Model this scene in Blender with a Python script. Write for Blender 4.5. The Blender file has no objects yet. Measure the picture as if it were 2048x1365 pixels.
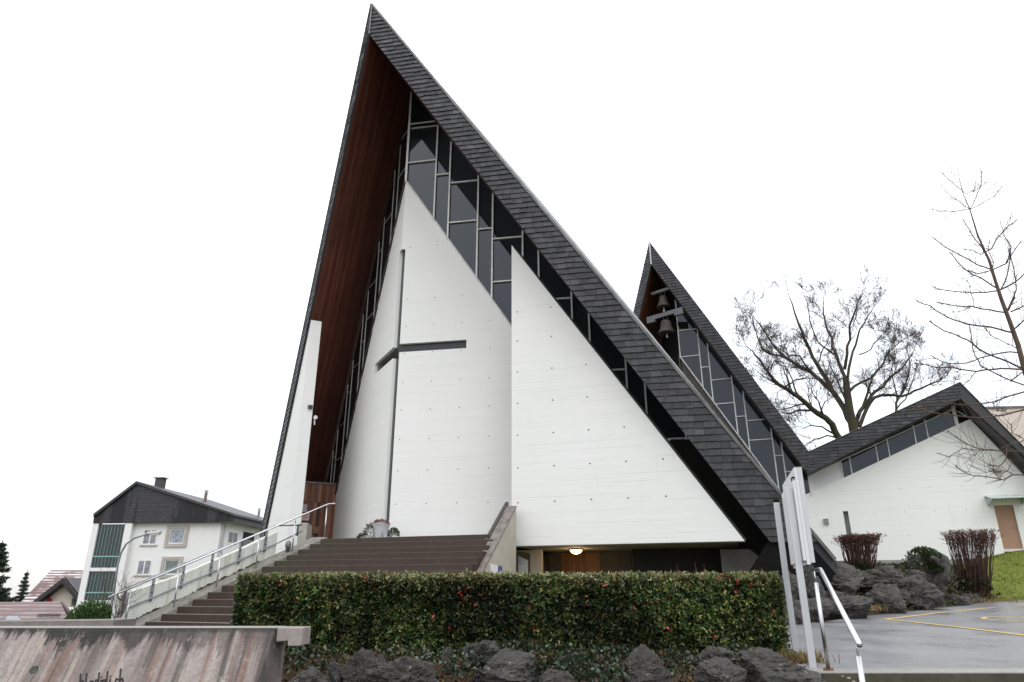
import bpy, math, random
import numpy as np
from math import sin, cos, radians, pi, sqrt
from mathutils import Vector, noise, Matrix

random.seed(7); rng = np.random.default_rng(7)
sc = bpy.context.scene
col = sc.collection

# ------------------------------------------------------------------ camera
TH = radians(20.1); FOC = 1365.0; CT, ST = cos(TH), sin(TH)
cam_d = bpy.data.cameras.new('camera'); cam = bpy.data.objects.new('camera', cam_d); col.objects.link(cam)
cam_d.sensor_width = 36; cam_d.lens = 36*FOC/2048; cam_d.clip_start = 0.1; cam_d.clip_end = 3000
cam.location = (0, 0, 0); cam.rotation_euler = (pi/2+TH, 0, 0)
sc.camera = cam

# ------------------------------------------------------------------ sky (overcast: Nishita veiled by an even white cloud deck)
w = bpy.data.worlds.new('World'); sc.world = w; w.use_nodes = True
nt = w.node_tree; nt.nodes.clear()
sky = nt.nodes.new('ShaderNodeTexSky'); sky.sky_type = 'NISHITA'; sky.sun_disc = False
sky.sun_elevation = radians(38); sky.sun_rotation = radians(-150)
bg1 = nt.nodes.new('ShaderNodeBackground'); bg1.inputs[1].default_value = 0.05
bg2 = nt.nodes.new('ShaderNodeBackground'); bg2.inputs[0].default_value = (0.985, 0.99, 1.0, 1); bg2.inputs[1].default_value = 1.42
add = nt.nodes.new('ShaderNodeAddShader'); out = nt.nodes.new('ShaderNodeOutputWorld')
tc_ = nt.nodes.new('ShaderNodeTexCoord'); sp_ = nt.nodes.new('ShaderNodeSeparateXYZ'); nt.links.new(tc_.outputs['Generated'], sp_.inputs[0])
cl_ = nt.nodes.new('ShaderNodeMath'); cl_.operation = 'MAXIMUM'; nt.links.new(sp_.outputs[2], cl_.inputs[0]); cl_.inputs[1].default_value = 0
gr_ = nt.nodes.new('ShaderNodeMath'); gr_.operation = 'MULTIPLY_ADD'; nt.links.new(cl_.outputs[0], gr_.inputs[0]); gr_.inputs[1].default_value = 1.5; gr_.inputs[2].default_value = .80
nz0 = nt.nodes.new('ShaderNodeTexNoise'); nz0.inputs['Scale'].default_value = 2.2; nz0.inputs['Detail'].default_value = 5; nt.links.new(tc_.outputs['Generated'], nz0.inputs['Vector'])
ma_ = nt.nodes.new('ShaderNodeMath'); ma_.operation = 'MULTIPLY_ADD'; nt.links.new(nz0.outputs['Fac'], ma_.inputs[0]); ma_.inputs[1].default_value = .24; ma_.inputs[2].default_value = .88
mu_ = nt.nodes.new('ShaderNodeMath'); mu_.operation = 'MULTIPLY'; nt.links.new(gr_.outputs[0], mu_.inputs[0]); nt.links.new(ma_.outputs[0], mu_.inputs[1]); nt.links.new(mu_.outputs[0], bg2.inputs[1])
nt.links.new(sky.outputs[0], bg1.inputs[0]); nt.links.new(bg1.outputs[0], add.inputs[0])
nt.links.new(bg2.outputs[0], add.inputs[1]); nt.links.new(add.outputs[0], out.inputs[0])
sl = bpy.data.lights.new('sun', 'SUN'); so = bpy.data.objects.new('sun', sl); col.objects.link(so)
sl.energy = 0.6; sl.angle = radians(30); sl.color = (1, 0.985, 0.96)
so.rotation_euler = (radians(48), 0, radians(28))
sc.view_settings.view_transform = 'Standard'; sc.view_settings.look = 'None'
sc.view_settings.exposure = 0.0; sc.view_settings.gamma = 1; sc.view_settings.use_curve_mapping = False
sc.cycles.max_bounces = 6; sc.cycles.diffuse_bounces = 3; sc.cycles.glossy_bounces = 3

# ------------------------------------------------------------------ survey helpers (the site was measured from sight lines)
def ray(u, v):
    a = (u-1024)/FOC; b = (682.5-v)/FOC
    return np.array([a, CT-ST*b, ST+CT*b])
def pl(u, v, p0, nn):
    r = ray(u, v); return r*(np.dot(p0, nn)/np.dot(r, nn))
PH = radians(20)
eV = np.array([cos(PH), -sin(PH), 0]); nV = np.array([sin(PH), cos(PH), 0]); zV = np.array([0, 0, 1.])
def W(s, t, z): return eV*s+nV*t+zV*z
def atT(u, v, T):
    r = ray(u, v); return r*(T/np.dot(r, nV))
def atY(u, v, Y):
    r = ray(u, v); return r*(Y/r[1])
def atZ(u, v, z):
    r = ray(u, v); return r*(z/r[2])
A10 = radians(10.5)
gV = np.array([cos(A10), -sin(A10), 0]); gN = np.array([sin(A10), cos(A10), 0])      # right hand glass line
dL = np.array([-.465, .885, 0]); dL /= np.linalg.norm(dL); nL = np.array([dL[1], -dL[0], 0])  # left hand glass line (nL points to the viewer's right)
FOLD = np.array([-4.2, 23.2, 0])
def G(q, z, off=0): return FOLD+gV*q+zV*z-gN*off       # off>0: towards the viewer
def L(k, z, off=0): return FOLD+dL*k+zV*z-nL*off       # off>0: outwards (left-front)

# ------------------------------------------------------------------ mesh helpers
ORG = {}
def link(o, parent=None):
    col.objects.link(o)
    if parent is not None: o.parent = parent
    return o
def tag(o, label=None, cat=None, group=None, kind=None):
    if label: o['label'] = label
    if cat: o['category'] = cat
    if group: o['group'] = group
    if kind: o['kind'] = kind
    return o
def thing(name, loc, label, cat, group=None):
    o = bpy.data.objects.new(name, None); o.location = tuple(loc); o.empty_display_size = .3
    link(o); ORG[o.name] = np.array(loc, float)
    return tag(o, label, cat, group)
class MB:
    def __init__(s): s.v = []; s.f = []; s.c = []
    def add(s, vs, fs, c=None):
        b = len(s.v); s.v.extend([tuple(map(float, p)) for p in vs]); s.f.extend([tuple(b+i for i in f) for f in fs])
        if c is not None: s.c.extend([c]*len(fs))
        return s
    def hexa(s, p, c=None):     # p: 4 front corners then 4 back corners
        return s.add(p, [(0, 1, 2, 3), (7, 6, 5, 4), (0, 4, 5, 1), (1, 5, 6, 2), (2, 6, 7, 3), (3, 7, 4, 0)], c)
    def box(s, o, a, b, cc, c=None):     # origin corner and three edge vectors
        o, a, b, cc = map(np.array, (o, a, b, cc))
        return s.hexa([o, o+a, o+a+b, o+b, o+cc, o+a+cc, o+a+b+cc, o+b+cc], c)
    def cbox(s, ctr, sx, sy, sz, ax=eV, ay=nV, c=None):
        ctr = np.array(ctr, float); ax = np.array(ax); ay = np.array(ay)
        return s.box(ctr-ax*sx/2-ay*sy/2-zV*sz/2, ax*sx, zV*sz, ay*sy, c)
    def prism(s, pts, d, c=None):        # polygon (any plane) swept by vector d
        n_ = len(pts); pts = [np.array(p, float) for p in pts]; d = np.array(d, float)
        vs = pts+[p+d for p in pts]
        fs = [tuple(range(n_)), tuple(range(2*n_-1, n_-1, -1))]+[(i, i+n_, (i+1) % n_+n_, (i+1) % n_) for i in range(n_)]
        return s.add(vs, fs, c)
    def tube(s, pts, r, k=6, c=None, cap=True):
        pts = [np.array(p, float) for p in pts]; m = len(pts)
        rr = r if hasattr(r, '__len__') else [r]*m
        vs = []; up = None
        for i, p in enumerate(pts):
            d = pts[min(i+1, m-1)]-pts[max(i-1, 0)]; d = d/(np.linalg.norm(d)+1e-9)
            if up is None:
                up = np.array([0, 0, 1.]) if abs(d[2]) < .9 else np.array([1., 0, 0])
            x = np.cross(d, up); x /= np.linalg.norm(x)+1e-9; y = np.cross(x, d); up = y
            for j in range(k):
                a = 2*pi*j/k; vs.append(p+(x*cos(a)+y*sin(a))*rr[i])
        fs = [(i*k+j, i*k+(j+1) % k, (i+1)*k+(j+1) % k, (i+1)*k+j) for i in range(m-1) for j in range(k)]
        if cap: fs += [tuple(range(k-1, -1, -1)), tuple((m-1)*k+j for j in range(k))]
        return s.add(vs, fs, c)
    def lathe(s, ctr, prof, k=20, c=None):   # prof: (radius, z) list
        vs = []; ctr = np.array(ctr, float)
        for r, z in prof:
            for j in range(k): a = 2*pi*j/k; vs.append(ctr+np.array([r*cos(a), r*sin(a), z]))
        m = len(prof)
        fs = [(i*k+j, i*k+(j+1) % k, (i+1)*k+(j+1) % k, (i+1)*k+j) for i in range(m-1) for j in range(k)]
        fs += [tuple(range(k-1, -1, -1)), tuple((m-1)*k+j for j in range(k))]
        return s.add(vs, fs, c)
    def build(s, name, m, parent=None, smooth=False, bevel=0, kind=None, label=None):
        org = ORG.get(parent.name, np.zeros(3)) if parent is not None else np.array([0, 0, 0.])
        if parent is None and s.v:
            a = np.array(s.v); org = np.array([(a[:, 0].min()+a[:, 0].max())/2, (a[:, 1].min()+a[:, 1].max())/2, a[:, 2].min()])
        me = bpy.data.meshes.new(name)
        me.from_pydata([tuple(np.array(p)-org) for p in s.v], [], s.f)
        if s.c:
            at = me.color_attributes.new('tint', 'FLOAT_COLOR', 'CORNER')
            arr = []
            for f, c in zip(s.f, s.c): arr.extend(list(c)*len(f))
            at.data.foreach_set('color', arr)
        me.materials.append(m)
        if smooth: me.polygons.foreach_set('use_smooth', [True]*len(me.polygons))
        o = bpy.data.objects.new(name, me); link(o, parent)
        if parent is None: o.location = tuple(org)
        ORG[o.name] = org
        fixn(me)
        if bevel:
            b = o.modifiers.new('bevel', 'BEVEL'); b.width = bevel; b.segments = 2; b.limit_method = 'ANGLE'
        if kind: o['kind'] = kind
        if label: o['label'] = label
        return o
import bmesh
def fixn(me):
    if len(me.polygons) > 6000: return
    bm = bmesh.new(); bm.from_mesh(me); bmesh.ops.recalc_face_normals(bm, faces=bm.faces); bm.to_mesh(me); bm.free()
def npmesh(name, V, F, m, parent=None, colors=None, smooth=False, kind=None):
    """V (n,3) world, F (m,k) all same k, colors per face (m,3)"""
    V = np.asarray(V, float); F = np.asarray(F); k = F.shape[1]
    org = ORG.get(parent.name, np.zeros(3)) if parent is not None else np.array([V[:, 0].mean(), V[:, 1].mean(), V[:, 2].min()])
    me = bpy.data.meshes.new(name)
    me.vertices.add(len(V)); me.vertices.foreach_set('co', (V-org).ravel())
    me.loops.add(F.size); me.loops.foreach_set('vertex_index', F.ravel())
    me.polygons.add(len(F)); me.polygons.foreach_set('loop_start', np.arange(0, F.size, k))
    me.polygons.foreach_set('loop_total', np.full(len(F), k))
    me.update(calc_edges=True); me.validate()
    if colors is not None:
        at = me.color_attributes.new('tint', 'FLOAT_COLOR', 'CORNER')
        c = np.repeat(np.c_[colors, np.ones(len(F))], k, axis=0); at.data.foreach_set('color', c.ravel())
    if smooth: me.polygons.foreach_set('use_smooth', [True]*len(me.polygons))
    me.materials.append(m)
    o = bpy.data.objects.new(name, me); link(o, parent)
    if parent is None: o.location = tuple(org)
    ORG[o.name] = org
    if kind: o['kind'] = kind
    return o

# ------------------------------------------------------------------ materials
class M:
    """small node graph helper"""
    def __init__(s, name, rough=.8, spec=.5, metal=0):
        s.m = bpy.data.materials.new(name); s.m.use_nodes = True; s.t = s.m.node_tree
        s.b = s.t.nodes['Principled BSDF']; s.b.inputs['Roughness'].default_value = rough
        s.b.inputs['Specular IOR Level'].default_value = spec; s.b.inputs['Metallic'].default_value = metal
        s.co = None
    def n(s, ty, **k):
        o = s.t.nodes.new(ty)
        for a, b in k.items(): setattr(o, a, b)
        return o
    def l(s, a, b): s.t.links.new(a, b)
    def coord(s, scale=(1, 1, 1), loc=(0, 0, 0), rot=(0, 0, 0)):
        if s.co is None: s.co = s.n('ShaderNodeTexCoord').outputs['Object']
        mp = s.n('ShaderNodeMapping'); mp.inputs['Scale'].default_value = scale; mp.inputs['Location'].default_value = loc; mp.inputs['Rotation'].default_value = rot
        s.l(s.co, mp.inputs[0]); return mp.outputs[0]
    def noise(s, scale, detail=4, vec=None, rough=.6):
        o = s.n('ShaderNodeTexNoise'); o.inputs['Scale'].default_value = scale; o.inputs['Detail'].default_value = detail; o.inputs['Roughness'].default_value = rough
        s.l(vec if vec is not None else s.coord(), o.inputs['Vector']); return o.outputs['Fac']
    def ramp(s, fac, stops):
        o = s.n('ShaderNodeValToRGB'); s.l(fac, o.inputs[0]); e = o.color_ramp.elements
        while len(e) < len(stops): e.new(.5)
        for x, (p, c) in zip(e, stops):
            x.position = p; x.color = (c if hasattr(c, '__len__') else (c, c, c))[:3]+(1,) if hasattr(c, '__len__') else (c, c, c, 1)
        return o.outputs[0]
    def mix(s, f, a, b, mode='MIX'):
        o = s.n('ShaderNodeMix', data_type='RGBA', blend_type=mode)
        for i, x in ((0, f), (6, a), (7, b)):
            if hasattr(x, 'links') or hasattr(x, 'is_output'): s.l(x, o.inputs[i])
            elif i == 0: o.inputs[0].default_value = x
            else: o.inputs[i].default_value = tuple(x)[:3]+(1,) if hasattr(x, '__len__') else (x, x, x, 1)
        return o.outputs[2]
    def math(s, op, a, b=0):
        o = s.n('ShaderNodeMath', operation=op)
        for i, x in ((0, a), (1, b)):
            if hasattr(x, 'is_output'): s.l(x, o.inputs[i])
            else: o.inputs[i].default_value = x
        return o.outputs[0]
    def base(s, c):
        if hasattr(c, 'is_output'): s.l(c, s.b.inputs['Base Color'])
        else: s.b.inputs['Base Color'].default_value = tuple(c)[:3]+(1,)
        return s
    def rough(s, c):
        s.l(c, s.b.inputs['Roughness']); return s
    def bump(s, h, strength=.3, dist=.02):
        o = s.n('ShaderNodeBump'); o.inputs['Strength'].default_value = strength; o.inputs['Distance'].default_value = dist
        s.l(h, o.inputs['Height']); s.l(o.outputs[0], s.b.inputs['Normal']); return s
    def rnd(s): return s.n('ShaderNodeObjectInfo').outputs['Random']
    def attr(s): return s.n('ShaderNodeAttribute', attribute_name='tint').outputs['Color']

def white_concrete(name, base=(.745, .745, .735), board=.11, dirt=.5):
    m = M(name, .75, .3)
    sep = m.n('ShaderNodeSeparateXYZ'); m.l(m.coord(), sep.inputs[0]); z = sep.outputs[2]
    zz = m.math('MULTIPLY', z, 1/board)
    fl = m.math('FLOOR', zz); fr = m.math('FRACT', zz)
    wn = m.n('ShaderNodeTexWhiteNoise', noise_dimensions='1D'); m.l(fl, wn.inputs['W'])
    edge = m.ramp(fr, [(0, 1.), (.09, 0.), (.93, 0.), (1, 1.)])
    strk = m.noise(1.0, 5, m.coord((.30, .30, 9)), .65)            # broken, long streaks: joints come and go
    msk = m.ramp(strk, [(.5, 0.), (.62, 1.)])
    joint = m.math('MULTIPLY', edge, msk)
    big = m.noise(.35, 4); fine = m.noise(14, 5)
    c = m.mix(m.math('MULTIPLY', wn.outputs['Value'], .35), base, tuple(x*.955 for x in base))
    c = m.mix(m.ramp(big, [(.35, 0.), (.75, .55)]), c, tuple(x*y for x, y in zip(base, (.93, .94, .92))))
    c = m.mix(m.math('MULTIPLY', joint, .38), c, (.36, .36, .34))
    l2 = m.noise(1.0, 6, m.coord((.25, .25, 26), (4, 2, 7)), .7); c = m.mix(m.ramp(l2, [(.62, 0.), (.70, .20)]), c, (.40, .40, .38))
    drip = m.noise(1.0, 5, m.coord((5, 5, .35)), .6)
    c = m.mix(m.ramp(drip, [(.60, 0.), (.85, .34*dirt)]), c, (.45, .45, .40))
    m.base(c)
    h = m.math('ADD', m.math('MULTIPLY', wn.outputs['Value'], .5), m.math('MULTIPLY', fine, .35))
    h = m.math('SUBTRACT', h, m.math('MULTIPLY', joint, .8))
    m.bump(h, .35, .012); return m.m
def slate(name, attr=False):
    m = M(name, .45, .35)
    r = m.attr() if attr else m.rnd()
    c = m.ramp(r, [(0, (.010, .010, .012)), (.45, (.020, .020, .024)), (.8, (.034, .034, .041)), (1, (.055, .053, .062))])
    n1 = m.noise(3.2, 6, None, .7)
    c = m.mix(m.ramp(n1, [(.48, 0.), (.75, .5)]), c, (.085, .084, .090))
    n2 = m.noise(1.1, 5, m.coord((1, 1, .3)), .7)
    c = m.mix(m.ramp(n2, [(.42, 0.), (.68, .65)]), c, (.014, .014, .016))
    m.base(c); m.rough(m.ramp(m.noise(5, 3), [(.3, .32), (.7, .62)])); m.bump(m.noise(18, 5), .35, .01); return m.m
def wood(name, ca, cb, board=.1, ax=(1, 0, 0), rough=.55, along=(6, 6, .6), fr=None):
    """boards laid side by side across direction ax (object space)"""
    m = M(name, rough, .35)
    dp = m.n('ShaderNodeVectorMath', operation='DOT_PRODUCT'); m.l(m.coord(), dp.inputs[0]); dp.inputs[1].default_value = ax
    fr_=fr; x = m.math('MULTIPLY', dp.outputs['Value'], 1/board)
    fl = m.math('FLOOR', x); fr = m.math('FRACT', x)
    wn = m.n('ShaderNodeTexWhiteNoise', noise_dimensions='1D'); m.l(fl, wn.inputs['W'])
    vec = m.coord(along)
    if fr_ is not None:
        sz_ = m.n('ShaderNodeSeparateXYZ'); m.l(m.coord(), sz_.inputs[0]); cb_ = m.n('ShaderNodeCombineXYZ')
        m.l(m.math('MULTIPLY', dp.outputs['Value'], fr_[1]), cb_.inputs[0]); m.l(m.math('MULTIPLY', sz_.outputs[2], fr_[2]), cb_.inputs[1]); vec = cb_.outputs[0]
    g = m.noise(1, 6, vec, .7)
    c = m.mix(m.ramp(g, [(.3, 0.), (.7, 1.)]), ca, cb)
    c = m.mix(m.math('MULTIPLY', wn.outputs['Value'], .55), c, tuple(k*.45 for k in ca))
    c = m.mix(m.ramp(m.noise(.35, 3), [(.4, 0.), (.7, .5)]), c, tuple(k*.5 for k in ca))
    j = m.ramp(fr, [(0, 1.), (.07, 0.), (.94, 0.), (1, 1.)])
    c = m.mix(j, c, (.006, .004, .003)); m.base(c)
    m.bump(m.math('SUBTRACT', g, j), .4, .01); return m.m
def concrete(name, a, b, rough=.8, sc=2., streak=None, bumpd=.01, spec=.3):
    m = M(name, rough, spec)
    c = m.mix(m.ramp(m.noise(sc, 7, None, .7), [(.3, 0.), (.7, 1.)]), a, b)
    c = m.mix(m.ramp(m.noise(sc*14, 4), [(.5, 0.), (.8, .4)]), c, tuple(x*.45 for x in a))
    if streak:
        st = m.noise(1, 6, m.coord((7, 7, .5)), .65)
        c = m.mix(m.ramp(st, [(.48, 0.), (.68, .8)]), c, streak)
    m.base(c); m.bump(m.noise(sc*12, 6), .4, bumpd); return m.m
def plain(name, c, rough=.5, spec=.5, metal=0, var=.12):
    m = M(name, rough, spec, metal)
    m.base(m.mix(m.ramp(m.noise(3, 4), [(.3, 0.), (.75, 1.)]), c, tuple(x*(1-var*2) for x in c))); return m.m
def tinted(name, rough=.5, spec=.4, sc=8, trans=0):
    m = M(name, rough, spec); m.base(m.mix(m.ramp(m.noise(sc, 3), [(.3, 0.), (.8, .22)]), m.attr(), (.0, .0, .0)))
    return m.m
def glass_dark(name, c=(.010, .012, .015), ior=1.5, rough=.03):
    m = M(name, rough, .5); m.b.inputs['IOR'].default_value = ior; m.b.inputs['Specular Tint'].default_value = (.82, .90, 1.0, 1)
    m.base(m.mix(m.rnd(), c, tuple(x*1.5 for x in c)))
    m.bump(m.noise(.9, 2), .10, .010); return m.m

MT = {}
MT['white'] = white_concrete('painted_board_marked_concrete')
MT['whiteL'] = white_concrete('painted_concrete_hall', (.84, .85, .82), .13, 1.0)
MT['fin'] = white_concrete('painted_concrete_fin', (.77, .77, .765), 1.15, .4)
MT['slate'] = slate('slate_piece'); MT['slate_v'] = slate('slate_many', True)
_dv = eV*-1+nV*.91; _dv /= np.linalg.norm(_dv); _nv = np.array([_dv[1], -_dv[0], 0])
MT['soffit'] = wood('soffit_boards', (.085, .028, .021), (.25, .085, .055), .15, tuple(_nv), .42, fr=(_nv, 7, .25))
MT['soffit_hall'] = wood('soffit_boards_hall', (.12, .04, .025), (.22, .075, .04), .12, tuple(eV), .6, (3, 3, 1))
MT['towerwood'] = wood('tower_lining_boards', (.20, .055, .025), (.36, .12, .055), .12, tuple(dL), .6, (3, 3, .5))
MT['doorwood'] = wood('door_boards', (.13, .042, .020), (.24, .09, .045), 5, tuple(gV), .5, (14, 14, .8))
MT['doorpale'] = wood('oak_veneer', (.46, .27, .17), (.56, .36, .25), 9, tuple(eV), .5, (16, 16, .7))
MT['lampwood'] = wood('lit_wood_panel', (.30, .14, .05), (.40, .20, .08), .12, tuple(eV), .5, (12, 12, .7))
MT['glass'] = glass_dark('tinted_glass')
MT['glass2'] = glass_dark('green_tinted_glass', (.02, .035, .035))
MT['glassw'] = glass_dark('window_glass', (.05, .06, .07))
MT['frame'] = plain('aluminium_frame', (.68, .68, .68), .45, .5, .1)
MT['frame_white'] = plain('white_frame', (.78, .78, .78), .4)
MT['black'] = plain('black_panel', (.004, .004, .004), .6, .12)
MT['flash'] = plain('zinc_flashing', (.17, .17, .165), .45, .5, .6, .3)
MT['steel'] = M('stainless_steel', .28, .5, 1).base((.50, .50, .50)).m
MT['galv'] = plain('galvanised_steel', (.30, .33, .36), .45, .5, .7, .25)
MT['dkmetal'] = plain('dark_metal', (.03, .03, .033), .5)
MT['darkconc'] = concrete('dark_rough_concrete', (.055, .052, .048), (.10, .095, .085), .85, 3)
MT['conc'] = concrete('grey_concrete', (.30, .29, .26), (.46, .44, .40), .85, 2, (.17, .15, .12))
MT['conc_cap'] = concrete('weathered_cap_concrete', (.14, .125, .115), (.25, .23, .21), .85, 3, (.08, .07, .06))
MT['plinth'] = concrete('plinth_concrete', (.22, .22, .20), (.34, .34, .31), .9, 4)
MT['bronze'] = plain('bell_bronze', (.060, .045, .036), .65, .4, .2, .35)
MT['beam'] = plain('painted_beam', (.13, .135, .15), .6)
MT['trunk'] = M('bark', .9, .2)
_m = MT['trunk']; _m.base(_m.mix(_m.ramp(_m.noise(1.6, 5), [(.42, 0.), (.62, .8)]), (.050, .042, .036), (.055, .062, .022))); _m.bump(_m.noise(20, 4), .5, .02); MT['trunk'] = _m.m
MT['bark2'] = plain('young_bark', (.12, .085, .062), .8, .2, 0, .25)
MT['twig'] = plain('twig_bark', (.060, .048, .045), .9, .2)
MT['leaf'] = tinted('leaf', .38, .45, 30)
MT['leafdull'] = tinted('leaf_dull', .7, .25, 30)
MT['soil'] = concrete('dark_soil', (.022, .016, .011), (.055, .042, .028), .95, 5, None, .03)
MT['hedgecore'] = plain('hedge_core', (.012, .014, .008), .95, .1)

def step_mat():
    m = M('wet_step_concrete', .45, .35)
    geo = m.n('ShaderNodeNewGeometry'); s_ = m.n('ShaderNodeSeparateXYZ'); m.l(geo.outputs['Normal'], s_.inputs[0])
    rr = m.mix(m.noise(3, 6, None, .7), (.026, .015, .011), (.055, .034, .026))
    rr = m.mix(m.ramp(m.noise(9, 5), [(.55, 0.), (.8, .4)]), rr, (.08, .065, .055))
    dp = m.n('ShaderNodeVectorMath', operation='DOT_PRODUCT'); m.l(m.coord(), dp.inputs[0]); dp.inputs[1].default_value = tuple(eV)
    mossx = m.ramp(m.math('ADD', m.math('MULTIPLY', dp.outputs['Value'], .25), .55), [(.0, 1.), (.25, 0.)])
    moss = m.math('MULTIPLY', mossx, m.ramp(m.noise(2.5, 4), [(.35, 0.), (.6, .85)]))
    sz2 = m.n('ShaderNodeSeparateXYZ'); m.l(m.coord(), sz2.inputs[0]); moss = m.math('MULTIPLY', moss, m.ramp(m.math('MULTIPLY', sz2.outputs[2], .4), [(.5, 0.), (.62, 1.)]))
    rr = m.mix(moss, rr, (.040, .042, .018))
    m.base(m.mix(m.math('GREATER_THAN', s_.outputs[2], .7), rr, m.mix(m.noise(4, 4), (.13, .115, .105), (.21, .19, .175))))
    m.bump(m.noise(30, 4), .4, .006); return m.m
MT['step'] = step_mat()

def asphalt_mat():
    m = M('wet_asphalt', .3, .5)
    c = m.mix(m.noise(.6, 5), (.16, .16, .168), (.215, .215, .225))
    c = m.mix(m.ramp(m.noise(1, 5, m.coord((.5, 4.0, 1)), .6), [(.60, 0.), (.78, .35)]), c, (.07, .07, .075))
    c = m.mix(m.ramp(m.noise(90, 2), [(.45, 0.), (.75, .5)]), c, (.20, .20, .21))
    m.base(c); m.rough(m.ramp(m.noise(.8, 4), [(.35, .22), (.65, .42)])); m.bump(m.noise(120, 2), .2, .004); return m.m
MT['asphalt'] = asphalt_mat()
def rock_mat(name, lich=1.):
    m = M(name, .55, .4)
    c = m.mix(m.ramp(m.noise(2.6, 8, None, .75), [(.34, 0.), (.64, 1.)]), (.016, .016, .017), (.105, .103, .102))
    c = m.mix(m.ramp(m.noise(9, 6, m.coord((1, 1, 3)), .8), [(.52, 0.), (.72, .7)]), c, (.21, .20, .19))
    c = m.mix(m.ramp(m.noise(5, 6, m.coord((1, 1, 1), (5, 3, 1)), .7), [(.50, 0.), (.66, .7)]), c, (.050, .036, .022))
    c = m.mix(m.math('MULTIPLY', m.rnd(), .55), c, m.mix(m.noise(3.1, 6), (.035, .028, .020), (.17, .145, .12)))
    vo = m.n('ShaderNodeTexVoronoi'); vo.inputs['Scale'].default_value = 11; m.l(m.coord(), vo.inputs['Vector'])
    sp = m.math('MULTIPLY', m.ramp(vo.outputs['Distance'], [(.10, 1.), (.17, 0.)]), m.ramp(m.noise(2.2, 3), [(.5, 0.), (.56, 1.)]))
    c = m.mix(m.math('MULTIPLY', sp, lich), c, (.55, .53, .47))
    geo = m.n('ShaderNodeNewGeometry'); s_ = m.n('ShaderNodeSeparateXYZ'); m.l(geo.outputs['Normal'], s_.inputs[0])
    moss = m.math('MULTIPLY', m.ramp(s_.outputs[2], [(.6, 0.), (.95, .7)]), m.ramp(m.noise(3.3, 5), [(.45, 0.), (.62, 1.)]))
    c = m.mix(m.math('MULTIPLY', moss, .7), c, (.055, .045, .022))
    cr = m.n('ShaderNodeTexVoronoi', feature='DISTANCE_TO_EDGE'); cr.inputs['Scale'].default_value = 3.2; nv_ = m.n('ShaderNodeVectorMath', operation='ADD'); nn_ = m.n('ShaderNodeTexNoise'); nn_.inputs['Scale'].default_value = 4; m.l(m.coord(), nn_.inputs['Vector']); m.l(m.coord((1, 1, 1.8)), nv_.inputs[0]); m.l(nn_.outputs['Color'], nv_.inputs[1]); m.l(nv_.outputs[0], cr.inputs['Vector'])
    ck = m.ramp(cr.outputs['Distance'], [(0, 1.), (.03, 0.)])
    c = m.mix(m.math('MULTIPLY', ck, .5), c, (.012, .011, .010))
    m.base(c); m.bump(m.math('SUBTRACT', m.noise(8, 9, m.coord((1, 1, 2.2)), .8), m.math('MULTIPLY', ck, .4)), 1., .08); return m.m
MT['rock'] = rock_mat('lichened_boulder', 1.); MT['rockdark'] = rock_mat('dark_boulder', .12)
def wall_stain():
    m = M('stained_retaining_concrete', .85, .25)
    sep = m.n('ShaderNodeSeparateXYZ'); m.l(m.coord(), sep.inputs[0])
    def st(sx, sz, off, rough=.55, det=4): return m.noise(1, det, m.coord((sx, .3, sz), (off, 0, 0)), rough)
    c = m.mix(m.ramp(st(9, .7, 0), [(.34, 0.), (.66, 1.)]), (.15, .125, .115), (.33, .285, .265))
    c = m.mix(m.ramp(st(17, .8, 3), [(.54, 0.), (.62, .50)]), c, (.19, .085, .06))
    c = m.mix(m.ramp(st(13, .6, 31), [(.57, 0.), (.66, .40)]), c, (.42, .37, .30))
    c = m.mix(m.ramp(st(15, .7, 47), [(.55, 0.), (.66, .8)]), c, (.06, .055, .048))
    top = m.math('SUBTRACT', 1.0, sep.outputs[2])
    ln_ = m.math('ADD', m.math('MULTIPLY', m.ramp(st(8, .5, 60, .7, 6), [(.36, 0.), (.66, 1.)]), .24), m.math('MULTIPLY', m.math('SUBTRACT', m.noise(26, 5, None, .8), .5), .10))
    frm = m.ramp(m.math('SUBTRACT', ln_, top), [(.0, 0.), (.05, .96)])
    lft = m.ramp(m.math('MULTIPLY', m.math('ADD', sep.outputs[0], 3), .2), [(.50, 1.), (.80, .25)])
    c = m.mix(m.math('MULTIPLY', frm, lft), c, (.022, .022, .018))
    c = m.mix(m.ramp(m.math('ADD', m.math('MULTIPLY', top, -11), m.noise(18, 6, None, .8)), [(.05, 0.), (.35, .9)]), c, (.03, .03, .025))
    c = m.mix(m.ramp(m.noise(22, 7, None, .85), [(.46, 0.), (.7, .55)]), c, (.07, .06, .052))
    c = m.mix(m.ramp(m.noise(9, 9, m.coord((1, 1, .6), (7, 1, 1)), .85), [(.56, 0.), (.66, .55)]), c, (.46, .42, .39))
    geo = m.n('ShaderNodeNewGeometry'); s_ = m.n('ShaderNodeSeparateXYZ'); m.l(geo.outputs['Normal'], s_.inputs[0])
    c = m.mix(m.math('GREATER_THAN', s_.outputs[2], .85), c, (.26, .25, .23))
    m.base(c); m.bump(m.noise(40, 6), .9, .01); return m.m
MT['stain'] = wall_stain()
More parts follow.
